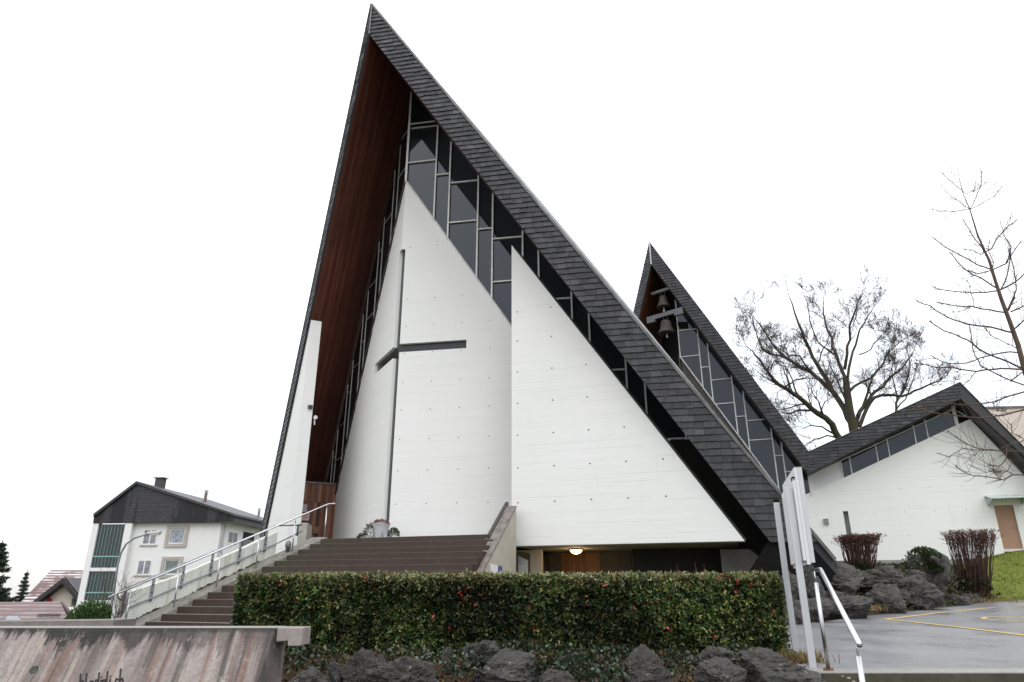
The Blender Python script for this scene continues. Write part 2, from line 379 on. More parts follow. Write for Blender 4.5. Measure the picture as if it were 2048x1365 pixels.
def tile_mat(name, ca, cb, snow=.5, rows=.33):
    m = M(name, .6, .3)
    sep = m.n('ShaderNodeSeparateXYZ'); m.l(m.coord(), sep.inputs[0])
    fr = m.math('FRACT', m.math('MULTIPLY', sep.outputs[2], 1/rows))
    c = m.mix(m.noise(1.2, 4), ca, cb)
    c = m.mix(m.ramp(fr, [(0, 1.), (.25, 0.)]), c, tuple(x*.25 for x in ca))
    sn = m.math('MULTIPLY', m.ramp(m.noise(.25, 5, m.coord((1, 1, 1.4)), .75), [(.47, 0.), (.56, 1.)]), m.ramp(fr, [(.25, 0.), (.4, 1.), (.8, 1.), (.85, 0.)]))
    m.base(m.mix(m.math('MULTIPLY', sn, snow), c, (.8, .8, .82))); m.bump(fr, .5, .05); return m.m
MT['tiles'] = tile_mat('clay_tiles_thin_snow', (.12, .065, .058), (.17, .095, .088), .6)
MT['tiles2'] = tile_mat('clay_tiles_near', (.14, .085, .08), (.19, .125, .12), .12, .26)
def shingle_mat():
    m = M('eternit_shingles', .6, .3)
    br = m.n('ShaderNodeTexBrick'); br.inputs['Scale'].default_value = 1; br.inputs['Mortar Size'].default_value = .02
    br.inputs['Brick Width'].default_value = .36; br.inputs['Row Height'].default_value = .17
    br.inputs['Color1'].default_value = (.045, .045, .052, 1); br.inputs['Color2'].default_value = (.065, .063, .072, 1); br.inputs['Mortar'].default_value = (.015, .015, .017, 1)
    sep = m.n('ShaderNodeSeparateXYZ'); m.l(m.coord(), sep.inputs[0]); cb = m.n('ShaderNodeCombineXYZ')
    m.l(sep.outputs[0], cb.inputs[0]); m.l(sep.outputs[2], cb.inputs[1]); m.l(cb.outputs[0], br.inputs['Vector'])
    st = m.noise(1, 5, m.coord((.55, .55, .05)), .75)
    m.base(m.mix(m.ramp(st, [(.48, 0.), (.54, .8)]), br.outputs[0], (.010, .010, .011))); return m.m
MT['shingle'] = shingle_mat()
MT['plaster'] = plain('white_render', (.76, .76, .76), .9, .2, 0, .03)
MT['cream'] = plain('cream_render', (.68, .60, .54), .9, .2, 0, .05)
MT['tanstone'] = plain('stone_surround', (.44, .42, .38), .8)

# ------------------------------------------------------------------ ground
def struct(o): o['kind'] = 'structure'; return o
def gz(X, Y): return -1.7-.085*max(0, Y-26)-.10*max(0, -X-18)-.06*max(0, X-60)
V = []; F = []
xs = [-900, -500, -250, -120, -60, -40, -25, -18, -10, 0, 10, 25, 60, 120, 300, 900]; ys = [-60, -10, 0, 5, 12, 20, 26, 34, 45, 60, 90, 150, 300, 600, 1200]
for y in ys:
    for x in xs: V.append((x, y, gz(x, y)))
nx = len(xs)
for j in range(len(ys)-1):
    for i in range(nx-1): a = j*nx+i; F.append((a, a+1, a+1+nx, a+nx))
gm = M('ground_grass', .95, .1); gm.base(gm.mix(gm.noise(.4, 6), (.045, .06, .018), (.09, .085, .04)))
g_ = MB(); g_.v = V; g_.f = F; struct(g_.build('ground', gm.m))
st_ = MB().box((-30, -8, -1.604), (60, 0, 0), (0, 13.2, 0), (0, 0, -.1)); struct(st_.build('street', MT['asphalt']))

farpx = [(1540, 1258, 13.6), (1600, 1249, 14.4), (1660, 1243, 15.4), (1700, 1238, 16.4), (1745, 1232, 17.8), (1800, 1226, 19.2), (1870, 1218, 21.0), (1930, 1211, 22.2), (1990, 1203, 23.2), (2048, 1200, 24.0), (2150, 1192, 25.2), (2400, 1180, 27)]
far = [atY(u, v, Y) for u, v, Y in farpx]
fX = [p[0] for p in far]; fY = [p[1] for p in far]; fZ = [p[2] for p in far]
def YE(X): return float(np.interp(X, fX, fY))
def ZE(X): return float(np.interp(X, fX, fZ))
def az(X, Y):
    wv = max(0, min(1.05, (Y-7.7)/(YE(X)-7.7))); return (1-wv)*-.75+wv*ZE(X)
def onground(u, v, off=.0):
    r = ray(u, v); Y = 7.0
    while Y < 60:
        p = r*(Y/r[1])
        if p[2] <= az(p[0], p[1])+off: return np.array([p[0], p[1], az(p[0], p[1])+off])
        Y += .02
    return r*(22/r[1])
# car park sheet: near edge at the kerb, far edge along the rock bank
V = []; F = []; NY = 16
for p in far:
    for j in range(NY+1):
        t = j/NY; X = p[0]*t+(1-t)*(2.7+(p[0]-far[0][0])*1.0)
        for _ in range(3): y = 7.72+(YE(p[0])+.15-7.72)*t
        V.append((X, y, (1-t)*-.75+t*p[2]))
for i in range(len(far)-1):
    for j in range(NY): a = i*(NY+1)+j; F.append((a, a+1, a+NY+2, a+NY+1))
mb = MB(); mb.v = V; mb.f = F; struct(mb.build('car_park', MT['asphalt'], smooth=True))
# kerb wall in front of the car park
mb = MB(); mb.box((3.0, 7.38, -1.65), (30, 0, 0), (0, 0, .905), (0, .32, 0)); k_ = mb.build('kerb', concrete('kerb_concrete', (.20, .19, .18), (.32, .31, .29), .5, 4), bevel=.01); struct(k_)
mb = MB(); mb.box((3.02, 7.34, -1.65), (30, 0, 0), (0, 0, .893), (0, .038, 0)); struct(mb.build('kerb_face', concrete('mossy_kerb_face', (.045, .042, .030), (.09, .08, .06), .9, 5)))
# painted markings
ymat = M('worn_yellow_paint', .6, .3); ymat.base(ymat.mix(ymat.ramp(ymat.noise(7, 5), [(.5, 0.), (.8, .7)]), (.62, .42, .12), (.30, .26, .20)))
def strip(pts, wd, name, lab):
    P = [onground(u, v, .006) for u, v in pts]
    Q = []
    for a, b in zip(P[:-1], P[1:]):
        m_ = max(2, int(np.linalg.norm(b-a)/.4))
        Q += [a+(b-a)*i/m_ for i in range(m_)]
    Q.append(P[-1]); mb = MB(); vs = []
    for i, p in enumerate(Q):
        d = Q[min(i+1, len(Q)-1)]-Q[max(i-1, 0)]; d /= np.linalg.norm(d); pr = np.array([-d[1], d[0], 0])
        for sg in (-1, 1):
            x = p+pr*wd*sg; x[2] = az(x[0], x[1])+.006; vs.append(x)
    mb.add(vs, [(2*i, 2*i+1, 2*i+3, 2*i+2) for i in range(len(Q)-1)])
    o = mb.build(name, ymat.m); struct(o); o['label'] = lab
strip([(1770, 1238.5), (1870, 1226.5), (1960, 1217.5), (2060, 1207)], .055, 'parking_line', 'thin far yellow line of the parking bay')
strip([(1770, 1238.5), (1860, 1248), (1940, 1257), (2060, 1272)], .06, 'parking_line', 'thick near yellow line of the parking bay')
cen = onground(2046, 1239.5); cen[0] += .35
cp = [cen+np.array([cos(a)*1.05, sin(a)*.95, 0]) for a in np.linspace(0, 2*pi, 40)]
mb = MB(); vs = []
for p, a in zip(cp, np.linspace(0, 2*pi, 40)):
    for r_ in (.96, 1.05):
        x = cen+np.array([cos(a)*1.05*r_, sin(a)*.95*r_, 0]); vs.append((x[0], x[1], az(x[0], x[1])+.01))
mb.add(vs, [(2*i, 2*i+1, 2*i+3, 2*i+2) for i in range(39)]); o = struct(mb.build('painted_symbol', ymat.m)); o['label'] = 'painted ring of the parking symbol'

# bank between car park and hall, rising to the plinth; lawn at its right
def bz(X, Y):
    s_ = eV[0]*X+eV[1]*Y; top = .85+.17*max(0, s_-7.5)
    z = ZE(X)+.27*(Y-YE(X)); k = max(0, Y-YE(X))
    z -= max(0, 7.6-X)*.9; top -= max(0, 7.6-X)*.9
    return min(top, z) if Y > YE(X) else ZE(X)+.5*(Y-YE(X))-.03
def sheet(poly_x, y0, y1, zf, name, mat, nxx=30, nyy=20, jit=0):
    V = []; F = []
    for j in range(nyy+1):
        for i in range(nxx+1):
            y = y0+(y1-y0)*j/nyy; x = poly_x(y)[0]+(poly_x(y)[1]-poly_x(y)[0])*i/nxx
            V.append((x, y, zf(x, y)+jit*noise.noise(Vector((x*1.3, y*1.3, 0)))))
    for j in range(nyy):
        for i in range(nxx): a = j*(nxx+1)+i; F.append((a, a+1, a+nxx+2, a+nxx+1))
    mb = MB(); mb.v = V; mb.f = F; return struct(mb.build(name, mat, smooth=True))
sheet(lambda y: (4.6, 40), 13.4, 39.9, lambda x, y: bz(x, y)-.05, 'planting_bank', MT['soil'], 90, 70, .06)
lawnm = M('lawn_grass', .9, .15); lawnm.base(lawnm.mix(lawnm.ramp(lawnm.noise(1.6, 7, None, .75), [(.3, 0.), (.7, 1.)]), (.085, .115, .016), (.15, .175, .03)))
lawnm.bump(lawnm.noise(45, 4), .7, .03)
def lz(x, y):
    s_ = eV[0]*x+eV[1]*y; u_ = max(0, min(1, (s_-6.6)/1.8))
    return bz(x, y)+.10*u_+.22*math.exp(-((s_-10.0)/2.2)**2-((y-31)/3.)**2)
def lawnleft(y): return 14.9+(y-22)*.42
sheet(lambda y: (lawnleft(y), 42), 22.6, 39.9, lambda x, y: lz(x, y) if y > YE(x) else bz(x, y)-.02, 'lawn', lawnm.m, 60, 60, .02)
# grass blades on the lawn (short, dense)
NB = 26000; yb = rng.uniform(23.4, 34, NB); xb = np.array([rng.uniform(lawnleft(y)-.25, 27) for y in yb])
zb = np.array([lz(x, y) for x, y in zip(xb, yb)])
hh = rng.uniform(.03, .09, NB); an = rng.uniform(0, 2*pi, NB); P0 = np.c_[xb, yb, zb-.02]
dx = np.c_[np.cos(an), np.sin(an), np.zeros(NB)]*.018; tip = P0+np.c_[rng.normal(0, .02, NB), rng.normal(0, .02, NB), hh]
Vb = np.stack([P0-dx, P0+dx, tip], 1).reshape(-1, 3); Fb = np.arange(NB*3).reshape(-1, 3)
cb_ = np.array([.115, .15, .022])*rng.uniform(.6, 1.35, (NB, 1))+np.c_[rng.uniform(0, .05, NB), np.zeros(NB), np.zeros(NB)]
gr = npmesh('grass', Vb, Fb, MT['leafdull'], None, cb_); tag(gr, 'short green grass of the lawn beside the oak door', 'grass', kind='stuff')

# ------------------------------------------------------------------ clipped slates
def clip(poly, half):     # half: list of (a,b,c): keep a*x+b*y+c>=0
    for a, b, c in half:
        o = []
        for i in range(len(poly)):
            p, q = poly[i], poly[(i+1) % len(poly)]
            dp, dq = a*p[0]+b*p[1]+c, a*q[0]+b*q[1]+c
            if dp >= 0: o.append(p)
            if (dp >= 0) != (dq >= 0):
                t = dp/(dp-dq); o.append((p[0]+(q[0]-p[0])*t, p[1]+(q[1]-p[1])*t))
        poly = o
        if len(poly) < 3: return []
    return poly
def halves(quad):
    A = sum(quad[i][0]*quad[(i+1) % len(quad)][1]-quad[(i+1) % len(quad)][0]*quad[i][1] for i in range(len(quad)))
    if A < 0: quad = quad[::-1]
    r = []
    for i in range(len(quad)):
        (x0, y0), (x1, y1) = quad[i], quad[(i+1) % len(quad)]
        a, b = -(y1-y0), (x1-x0); l_ = math.hypot(a, b)+1e-9
        r.append((a/l_, b/l_, -(a*x0+b*y0)/l_))
    return r
def slates(quad, org, ax, nout, rowh, wid, parent, limit=300, grow=.02, name='slate'):
    """slate cladding on the vertical plane org+ax*q+z; nout = outward unit normal"""
    H = [(a, b, c+grow) for a, b, c in halves(quad)]
    q0 = min(p[0] for p in quad); q1 = max(p[0] for p in quad); z0 = min(p[1] for p in quad); z1 = max(p[1] for p in quad)
    lst = []; z = z0-.3*rowh; row = 0
    while z < z1:
        x = q0-rng.uniform(0, wid)-(row % 2)*wid*.5
        while x < q1:
            ww = wid*rng.uniform(.8, 1.2)
            dz_ = rng.normal(0, .006)
            p = clip([(x+.003, z+dz_), (x+ww-.003, z+dz_+rng.normal(0, .003)), (x+ww-.003, z+rowh*1.12), (x+.003, z+rowh*1.12)], H)
            if len(p) >= 3:
                A = abs(sum(p[i][0]*p[(i+1) % len(p)][1]-p[(i+1) % len(p)][0]*p[i][1] for i in range(len(p))))/2
                if A > .0006: lst.append((z, A, p))
            x += ww
        z += rowh; row += 1
    lst.sort(key=lambda a: (a[0] > z0+(z1-z0)*.55, -a[1]))
    big = lst[:limit]; rest = lst[limit:]
    def geom(mb, z, p, c=None):
        lo = z; fr = []; bk = []
        tilt = rng.uniform(.75, 1.2)
        for (x, y) in p:
            d = .034*tilt*(1-(y-lo)/(rowh*1.12))+.004
            fr.append(org+ax*x+zV*y+nout*d); bk.append(org+ax*x+zV*y+nout*(-.004))
        n_ = len(p)
        mb.add(fr+bk, [tuple(range(n_))]+[(i, i+n_, (i+1) % n_+n_, (i+1) % n_) for i in range(n_)], c)
    for z, A, p in big:
        mb = MB(); geom(mb, z, p); mb.build(name, MT['slate'], parent)
    if rest:
        mb = MB()
        for z, A, p in rest:
            r = float(np.clip(rng.normal(.5, .28), 0, 1)); geom(mb, z, p, (r, r, r, 1))
        o = mb.build(name+'_cladding', MT['slate_v'], parent, kind='stuff'); 
    return len(lst)

# ------------------------------------------------------------------ THE CHURCH
S0 = -11.94; T0 = 17.16; ZO = 21.15; ZI = 19.70; MR = 1.56; ML = 2.2; TR = math.tan(radians(9.5)); TL = .91
APX = W(S0, T0, 0)
FN = -gN                                         # outward normal of the right fascia
church = thing('church', W(S0, 21, 1.45), 'tall white concrete church with steep slate roof prow and a cross cut in its wall', 'church')
def FR(q, z): return APX+gV*q+zV*z               # point on the right fascia plane
def frq(u, v):
    p = pl(u, v, APX, gN); return float(np.dot(p-APX, gV)), float(p[2])
fo0 = (0, ZO); fi0 = (0, ZI)
fob = frq(1669, 1121); fib = frq(1538, 1079)
sO = (fob[1]-ZO)/fob[0]; sI = (fib[1]-ZI)/fib[0]
zc = frq(1560, 1083)[1]
qo_c = (zc-ZO)/sO; qi_c = (zc-ZI)/sI
fquad = [(0, ZO), (qo_c, zc), (qi_c, zc), (0, ZI)]
fb = MB(); fb.prism([FR(*p)-FN*.10 for p in fquad], FN*.095)
fascia = fb.build('fascia', MT['dkmetal'], church)
slates(fquad, APX, gV, FN, .19, .30, fascia, 300)
# lower black return under the slates down to the ground
blk = [(qi_c-.05, zc-.002), (qo_c+.0, zc-.002), (fob[0]+.05, fob[1]-.1), (fob[0]+.05, .0), (fob[0]-2.2, -.6), (fob[0]-2.2, .2)]
mb = MB(); mb.prism([FR(*p)-FN*.12 for p in blk], -FN*.2); mb.build('base_panel', MT['black'], church)
# roof solids
def sq(q): return S0+q*cos(radians(9.5)), T0+q*sin(radians(9.5))
tb = 35.0
def roofR(zoff, zin, q1o, q1i):
    a = FR(0, ZO-.02); b = FR(q1o, ZO+sO*q1o-.02); c = FR(q1i, zin+sI*.93*q1i); d = FR(0, zin)
    def back(p): return p+nV*(tb-np.dot(p, nV))
    return [p-FN*.11 for p in (a, b, c, d)], [back(p) for p in (a, b, c, d)]
fr_, bk_ = roofR(0, ZI, fob[0], fib[0]+1.6)
MB().hexa(fr_+bk_).build('roof_slope', MT['dkmetal'], church)
# left roof: soffit of dark boards
kL = 9.35
def LV(k, z): return W(S0-k, T0+TL*k, z)        # points over the left verge line
fr_ = [LV(0, ZO-.02), LV(kL, ZO-ML*kL-.02), LV(kL, ZI-ML*kL), LV(0, ZI)]
def back(p): return p+nV*(tb-np.dot(p, nV))
MB().hexa([p for p in fr_]+[back(p) for p in fr_]).build('roof_slope', MT['dkmetal'], church)
sof = MB().add([LV(0, ZI-.01), LV(kL, ZI-ML*kL-.01), back(LV(kL, ZI-ML*kL-.01)), back(LV(0, ZI-.01))], [(0, 1, 2, 3)])
sof.build('soffit', MT['soffit'], church, label='dark red-brown boarded underside of the left roof')
q9 = fib[0]+1.0
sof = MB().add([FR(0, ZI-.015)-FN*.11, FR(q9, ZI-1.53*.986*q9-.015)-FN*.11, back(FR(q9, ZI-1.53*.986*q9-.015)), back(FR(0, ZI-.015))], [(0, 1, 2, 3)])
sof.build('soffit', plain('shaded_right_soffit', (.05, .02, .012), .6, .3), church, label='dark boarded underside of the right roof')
# left fascia, seen edge on
dv = LV(1, 0)-LV(0, 0); dv /= np.linalg.norm(dv); lenL = np.linalg.norm(LV(kL, 0)-LV(0, 0)); nLo = np.array([dv[1], -dv[0], 0]); nLo = nLo if np.dot(nLo, -eV) > 0 else -nLo
lq = [(0, ZO), (lenL, ZO-ML*kL), (lenL, ZI-ML*kL), (0, ZI)]
mb = MB(); mb.prism([APX+dv*p[0]+zV*p[1]+nLo*.005 for p in lq], nLo*.05); fl_ = mb.build('fascia', MT['dkmetal'], church)
slates(lq, APX+nLo*.055, dv, nLo, .19, .34, fl_, 0)
# flashings along the roof edges
mb = MB(); a, b = FR(-.02, ZO+.02), FR(fob[0]+.02, fob[1]+.03)
up = np.array([0, 0, 1.]); edge = (b-a)/np.linalg.norm(b-a)
pn = np.cross(edge, gN); pn = pn if pn[2] > 0 else -pn
NS = 70
for i in range(NS):
    p = a+(b-a)*i/NS; q = a+(b-a)*(i+1.04)/NS
    j = rng.uniform(-.006, .006); bu = pn*.20*sin(pi*(i+.5)/NS)**.8; bu2 = bu
    mb.add([p+FN*(.06+j)-pn*.05, q+FN*(.05+j)-pn*.05, q+FN*.05+pn*.025, p+FN*.06+pn*.03, p-FN*.5-pn*.05, q-FN*.5-pn*.05, q-FN*.5+pn*.03+bu, p-FN*.5+pn*.03+bu2],
           [(0, 1, 2, 3), (7, 6, 5, 4), (3, 2, 6, 7), (0, 4, 5, 1), (0, 3, 7, 4), (1, 5, 6, 2)])
mb.build('verge_flashing', MT['flash'], church)
mb = MB(); a, b = LV(0, ZO+.01), LV(kL, ZO-ML*kL+.01); mb.tube([a+nLo*.08, b+nLo*.08], .035, 5); mb.build('verge_flashing', MT['flash'], church)
mb = MB(); mb.tube([FR(0, ZO-.02)+FN*.03+nLo*.03, FR(0, ZI)+FN*.03+nLo*.03], .028, 6); mb.build('corner_flashing', MT['flash'], church)

# concrete walls
zA = 15.22
pe = pl(1023, 655, FOLD, gN); qe = float(np.dot(pe-FOLD, gV)); sA = (float(pe[2])-zA)/qe
qEnd = 5.2
WR = [(.15, .5), (qEnd, .5), (qEnd, zA+sA*qEnd), (0, zA), (0, 12.2), (.15, 12.2), (.15, 8.37), (2.63, 8.37), (2.63, 8.05), (.15, 8.05)]
mb = MB(); mb.prism([G(q, z) for q, z in WR], gN*.38); wa = mb.build('wall', MT['white'], church, label='white wall face right of the cross slot')
pk = pl(799, 499, FOLD, nL); kc = abs(float(np.dot(pk-FOLD, dL)))
pk2 = pl(769.5, 980, FOLD, nL); kc = max(.12, min(.4, (kc+abs(float(np.dot(pk2-FOLD, dL))))/2))
sl_ = 1.63
kE = 7.0; kT = (zA-4.2)/sl_
WL = [(kc, .5), (kE, .5), (kE, zA-sl_*kE), (0, zA), (0, 12.2), (kc, 12.2), (kc, 8.33), (2.5, 8.33), (2.5, 7.90), (kc, 7.90)]
mb = MB(); mb.prism([L(k, z) for k, z in WL], nL*.38)
wl = mb.build('wall', MT['white'], church, label='white wall face left of the cross slot')
# cross glass set back in the slot
D_ = .13; mt_ = np.linalg.solve(np.array([[gN[0], gN[1]], [nL[0], nL[1]]]), np.array([D_, D_])); mt_ = np.array([mt_[0], mt_[1], 0])
def slotq(d, q0, q1, z0, z1, th): a = FOLD+mt_+d*q0; mb.prism([a+zV*z0, a+d*(q1-q0)+zV*z0, a+d*(q1-q0)+zV*z1, a+zV*z1], th)
mb = MB(); slotq(gV, 0, .5, .6, 12.6, gN*.03); slotq(dL, 0, .5, .6, 12.6, nL*.03); slotq(gV, .5, 2.9, 7.7, 8.7, gN*.03); slotq(dL, .5, 2.9, 7.6, 8.6, nL*.03)
mb.build('cross_window', plain('cross_glass', (.025, .027, .032), .25, .35), church, label='dark glass cross set deep in the slot')
# front wall B: triangle floating over the basement entrance
TB = 19.3
zb0, zb1 = 1.203, 10.98
SB0 = float(np.dot(atT(1023, 490, TB), eV)); SB1 = float(np.dot(atT(1490, 1083, TB), eV))
mb = MB(); mb.prism([W(SB0, TB, zb0), W(SB1, TB, zb0), W(SB0, TB, float(atT(1023, 490, TB)[2]))], nV*.45); wb = mb.build('wall', MT['white'], church, label='white triangular wall floating over the basement entrance', bevel=.012)
mb = MB(); mb.box(W(SB0+.003, TB+.452, zb0+.002), eV*(SB1-SB0-.25), nV*3.6, zV*.4); mb.build('ceiling_slab', plain('painted_underside', (.42, .40, .37), .8, .3), church)
def discs(lst, rad=.024, seg=8):
    mb = MB()
    for p, ax, no in lst:
        vs = [p+no*.003+ax*rad*cos(2*pi*i/seg)+zV*rad*sin(2*pi*i/seg) for i in range(seg)]+[p-no*.02]
        mb.add(vs+[], [(i, (i+1) % seg, seg) for i in range(seg)]+[tuple(range(seg-1, -1, -1))])
    return mb
hl = []
for z in (14.4, 12.26, 10.11, 9.04, 7.99, 6.9, 5.9, 4.87, 3.8, 2.7):
    for q in (.35, 1.4, 2.44, 3.48):
        if q < (zA-z)/-sA-.3 and not (7.9 < z < 8.5 and q < 2.7 and z > 8.02): hl.append((G(q, z), gV, -gN))
discs(hl, .02).build('tie_holes', MT['dkmetal'], church, kind='stuff')
hl = []
for z in (10.55, 8.5, 7.5, 6.46, 5.44, 4.44, 3.45, 2.43, 1.5):
    for s in (-6.84, -5.71, -4.63, -3.58, -2.54):
        if z < zb0+(SB1-s)/(SB1-SB0)*9.78-.3 and z > 2: hl.append((W(s, TB, z), eV, -nV))
discs(hl, .024).build('tie_holes', MT['dkmetal'], church, kind='stuff')

# right hand glazing: mullions, transoms and panes in the measured rhythm
ZG0 = 19.79; sG = -1.51
MQ = [0, 1.22, 1.80, 2.95, 3.53, 4.67, 5.25, 6.40, 6.98, 8.14, 8.72, 9.9]
TR_ = {0: [17.94, 16.08], 1: [15.37], 2: [14.93, 13.17], 3: [12.77], 4: [12.3, 10.54], 5: [10.1], 6: [9.69], 8: [6.95], 10: [4.55]}
zl = lambda q: zA+sA*q; zu = lambda q: ZG0+sG*q
GOF = .06
for i in range(len(MQ)-1):
    q0, q1 = MQ[i], MQ[i+1]; cuts = [99]+sorted(TR_.get(i, []), reverse=True)+[-99]
    for a, b in zip(cuts[:-1], cuts[1:]):
        if i == 10 and a < 5: continue
        if i == 9: b = max(b, 4.55)
        p = clip([(q0, b), (q1, b), (q1, a), (q0, a)], [(sG, -1, ZG0), (-sA, 1, -zA)])
        if len(p) < 3: continue
        yaw = rng.normal(0, .0012)
        mb = MB(); mb.prism([G(x, z, -GOF+yaw*(x-q0)) for x, z in p], gN*.02); mb.build('pane', MT['glass'], church)
for i, q in enumerate(MQ):
    lo = max(zl(q)-.05, 4.5) if i < 11 else 4.5
    mb = MB(); wd = .058 if i else .085
    mb.box(G(q-wd/2, lo, .03), gV*wd, zV*(zu(q)-lo), gN*.10)
    if zu(q) > lo: mb.build('mullion', MT['frame'], church)
for i, zs in TR_.items():
    for z in zs:
        q0, q1 = MQ[i]+.039, MQ[i+1]-.039
        q1 = min(q1, (ZG0-z)/-sG); q0 = max(q0, (z-zA)/sA)
        mb = MB()
        if i == 10: q0, q1 = 8.76, 10.3
        mb.box(G(q0, z-.025, .015), gV*(q1-q0), zV*.05, gN*.07); mb.build('transom', MT['frame'], church)
# head vent above the first pane: a second bar
mb = MB(); mb.box(G(.1, 17.70, .018), gV*1.05, zV*.035, gN*.06); mb.build('transom', MT['frame'], church)
mb = MB(); mb.box(G(.1, 17.735, -.01), gV*1.05, zV*.18, gN*.03); mb.build('vent_strip', MT['black'], church)
# sill flashing following the wall slope
mb = MB(); a, b = G(.0, zA+.03, .02), G(qEnd, zl(qEnd)+.03, .02); mb.tube([a, b], .04, 4); mb.build('sill', MT['frame_white'], church)
mb = MB(); mb.tube([W(SB0, TB+.2, zb1+.02), W(SB1, TB+.2, zb0+.03)], .05, 4); mb.build('sill', MT['flash'], church)
# dark infill closing the glass line beyond the last mullion
mb = MB(); mb.prism([G(8.0, 4.52, -.05), G(10.6, 4.52, -.05), G(13.6, 0, -.05), G(13.6, -1.2, -.05), G(8.0, -1.2, -.05)], gN*.1); mb.build('infill_panel', plain('infill_dark', (.012, .011, .010), .6, .3), church)
# glass behind wall B lower part
mb = MB(); mb.prism([G(5.2, 1.5, -.12), G(8.9, 1.5, -.12), G(8.9, 5.6, -.12), G(5.2, 7.2, -.12)], gN*.02); mb.build('inner_wall', MT['darkconc'], church)

# left hand glazing
MK = [0, 1.22, 1.78, 2.85, 3.40, 4.55, 5.10, 6.20, 6.80, 7.90, 8.45, 9.6]
TK = {0: [17.94, 16.08], 2: [14.75], 3: [13.6], 4: [12.4, 10.9], 5: [10.0], 6: [9.2], 7: [8.2], 8: [6.9, 5.4], 9: [5.6]}
zlk = lambda k: zA-sl_*k; zuk = lambda k: 19.72-sl_*k
for i in range(len(MK)-1):
    q0, q1 = MK[i], MK[i+1]; cuts = [99]+sorted(TK.get(i, []), reverse=True)+[-99]
    for a, b in zip(cuts[:-1], cuts[1:]):
        p = clip([(q0, b), (q1, b), (q1, a), (q0, a)], [(-sl_, -1, 19.72), (sl_, 1, -zA), (0, 1, -1.4)])
        if len(p) < 3: continue
        mb = MB(); mb.prism([L(x, z, -GOF) for x, z in p], nL*.02); mb.build('pane', MT['glass'], church)
for i, k in enumerate(MK):
    if i == 0: continue
    mb = MB(); lo = max(zlk(k)-.05, 1.4); mb.box(L(k-.014, lo, -.040), dL*.028, zV*(zuk(k)-lo), nL*.018); mb.build('mullion', MT['frame'], church)
for i, zs in TK.items():
    for z in zs:
        q0, q1 = MK[i]+.032, MK[i+1]-.032; q1 = min(q1, (19.72-z)/sl_)
        if q1 > q0: mb = MB(); mb.box(L(q0, z-.015, -.042), dL*(q1-q0), zV*.03, nL*.016); mb.build('transom', MT['frame'], church)
mb = MB(); mb.tube([L(0, zA+.02, .05), L(kE, zlk(kE)+.02, .05)], .03, 4); mb.build('sill', MT['dkmetal'], church)
mb = MB(); mb.tube([L(0.05, 19.68, .05), L(9.6, 19.68-sl_*9.6, .05)], .03, 4); mb.build('head_trim', MT['dkmetal'], church)

# white fin under the left verge
dP = np.array([-dL[1], dL[0], 0])            # towards the front left, perpendicular to dL
FX = np.array([-8.06, 25.4, 0]); wF = .432
def Fp(k, z, w_=0): return FX+dL*k+zV*z+nL*w_
ktop = lambda k: 10.2-sl_*k
kf = pl(535, 1057, FX, nL); kfl = float(np.dot(kf-FX, dL))
kfl = max(4.6, min(6.0, kfl))
mb = MB(); mb.prism([Fp(0, -1.5), Fp(kfl, -1.5), Fp(kfl, max(ktop(kfl), 1.2)), Fp(0, ktop(0))], nL*wF); mb.build('fin_wall', MT['fin'], church, label='tall slim white fin wall under the left roof edge')
# fittings on the fin
p = pl(620, 815, FX, -dL); mb = MB(); mb.cbox(p-dL*.05, .16, .12, .13, nL, dL); mb.build('junction_box', MT['dkmetal'], church)
p = pl(628, 836, FX, -dL)+nL*.02; mb = MB(); mb.tube([p-dL*.02-zV*.02, p-dL*.2-zV*.02], [.05, .075], 12); mb.tube([p-dL*.03, p-dL*.03-zV*.28+nL*.02], .025, 6); mb.build('floodlight', MT['frame_white'], church)
# door wall between the fin and the folded wall: upright boards
DW = L(kE, 0, .0); wdir = -nL
DN = -dL
nb = 13; bw = 1.95/nb
hd = (float(pl(640, 968, DW, dL)[2]))
dm = [MT['doorwood'], plain('door_board_light', (.24, .10, .05), .5), plain('door_board_dark', (.11, .035, .017), .5), plain('door_board_mid', (.17, .06, .03), .5)]
for i in range(nb):
    mb = MB(); o_ = DW+wdir*(i*bw+.004)+DN*(.01+.006*(i % 3))
    mb.box(o_+zV*1.3, wdir*(bw-.008), zV*(hd-1.3-.78), -DN*.05); mb.build('door_board', dm[i % 4], church)
    mb = MB(); mb.box(o_+zV*(hd-.765), wdir*(bw-.008), zV*.765, -DN*.05); mb.build('door_board', dm[(i+1) % 4], church)
mb = MB(); mb.box(DW+zV*hd+DN*.06, wdir*1.95, zV*.06, -DN*.15); mb.build('door_head', MT['flash'], church)
for u in (617, 630.5):
    p = pl(u, 1061, DW, dL); mb = MB(); mb.cbox(p+DN*.07, .26, .08, .28, wdir, DN); mb.build('door_handle', plain('handle_block', (.20, .09, .05), .5), church)

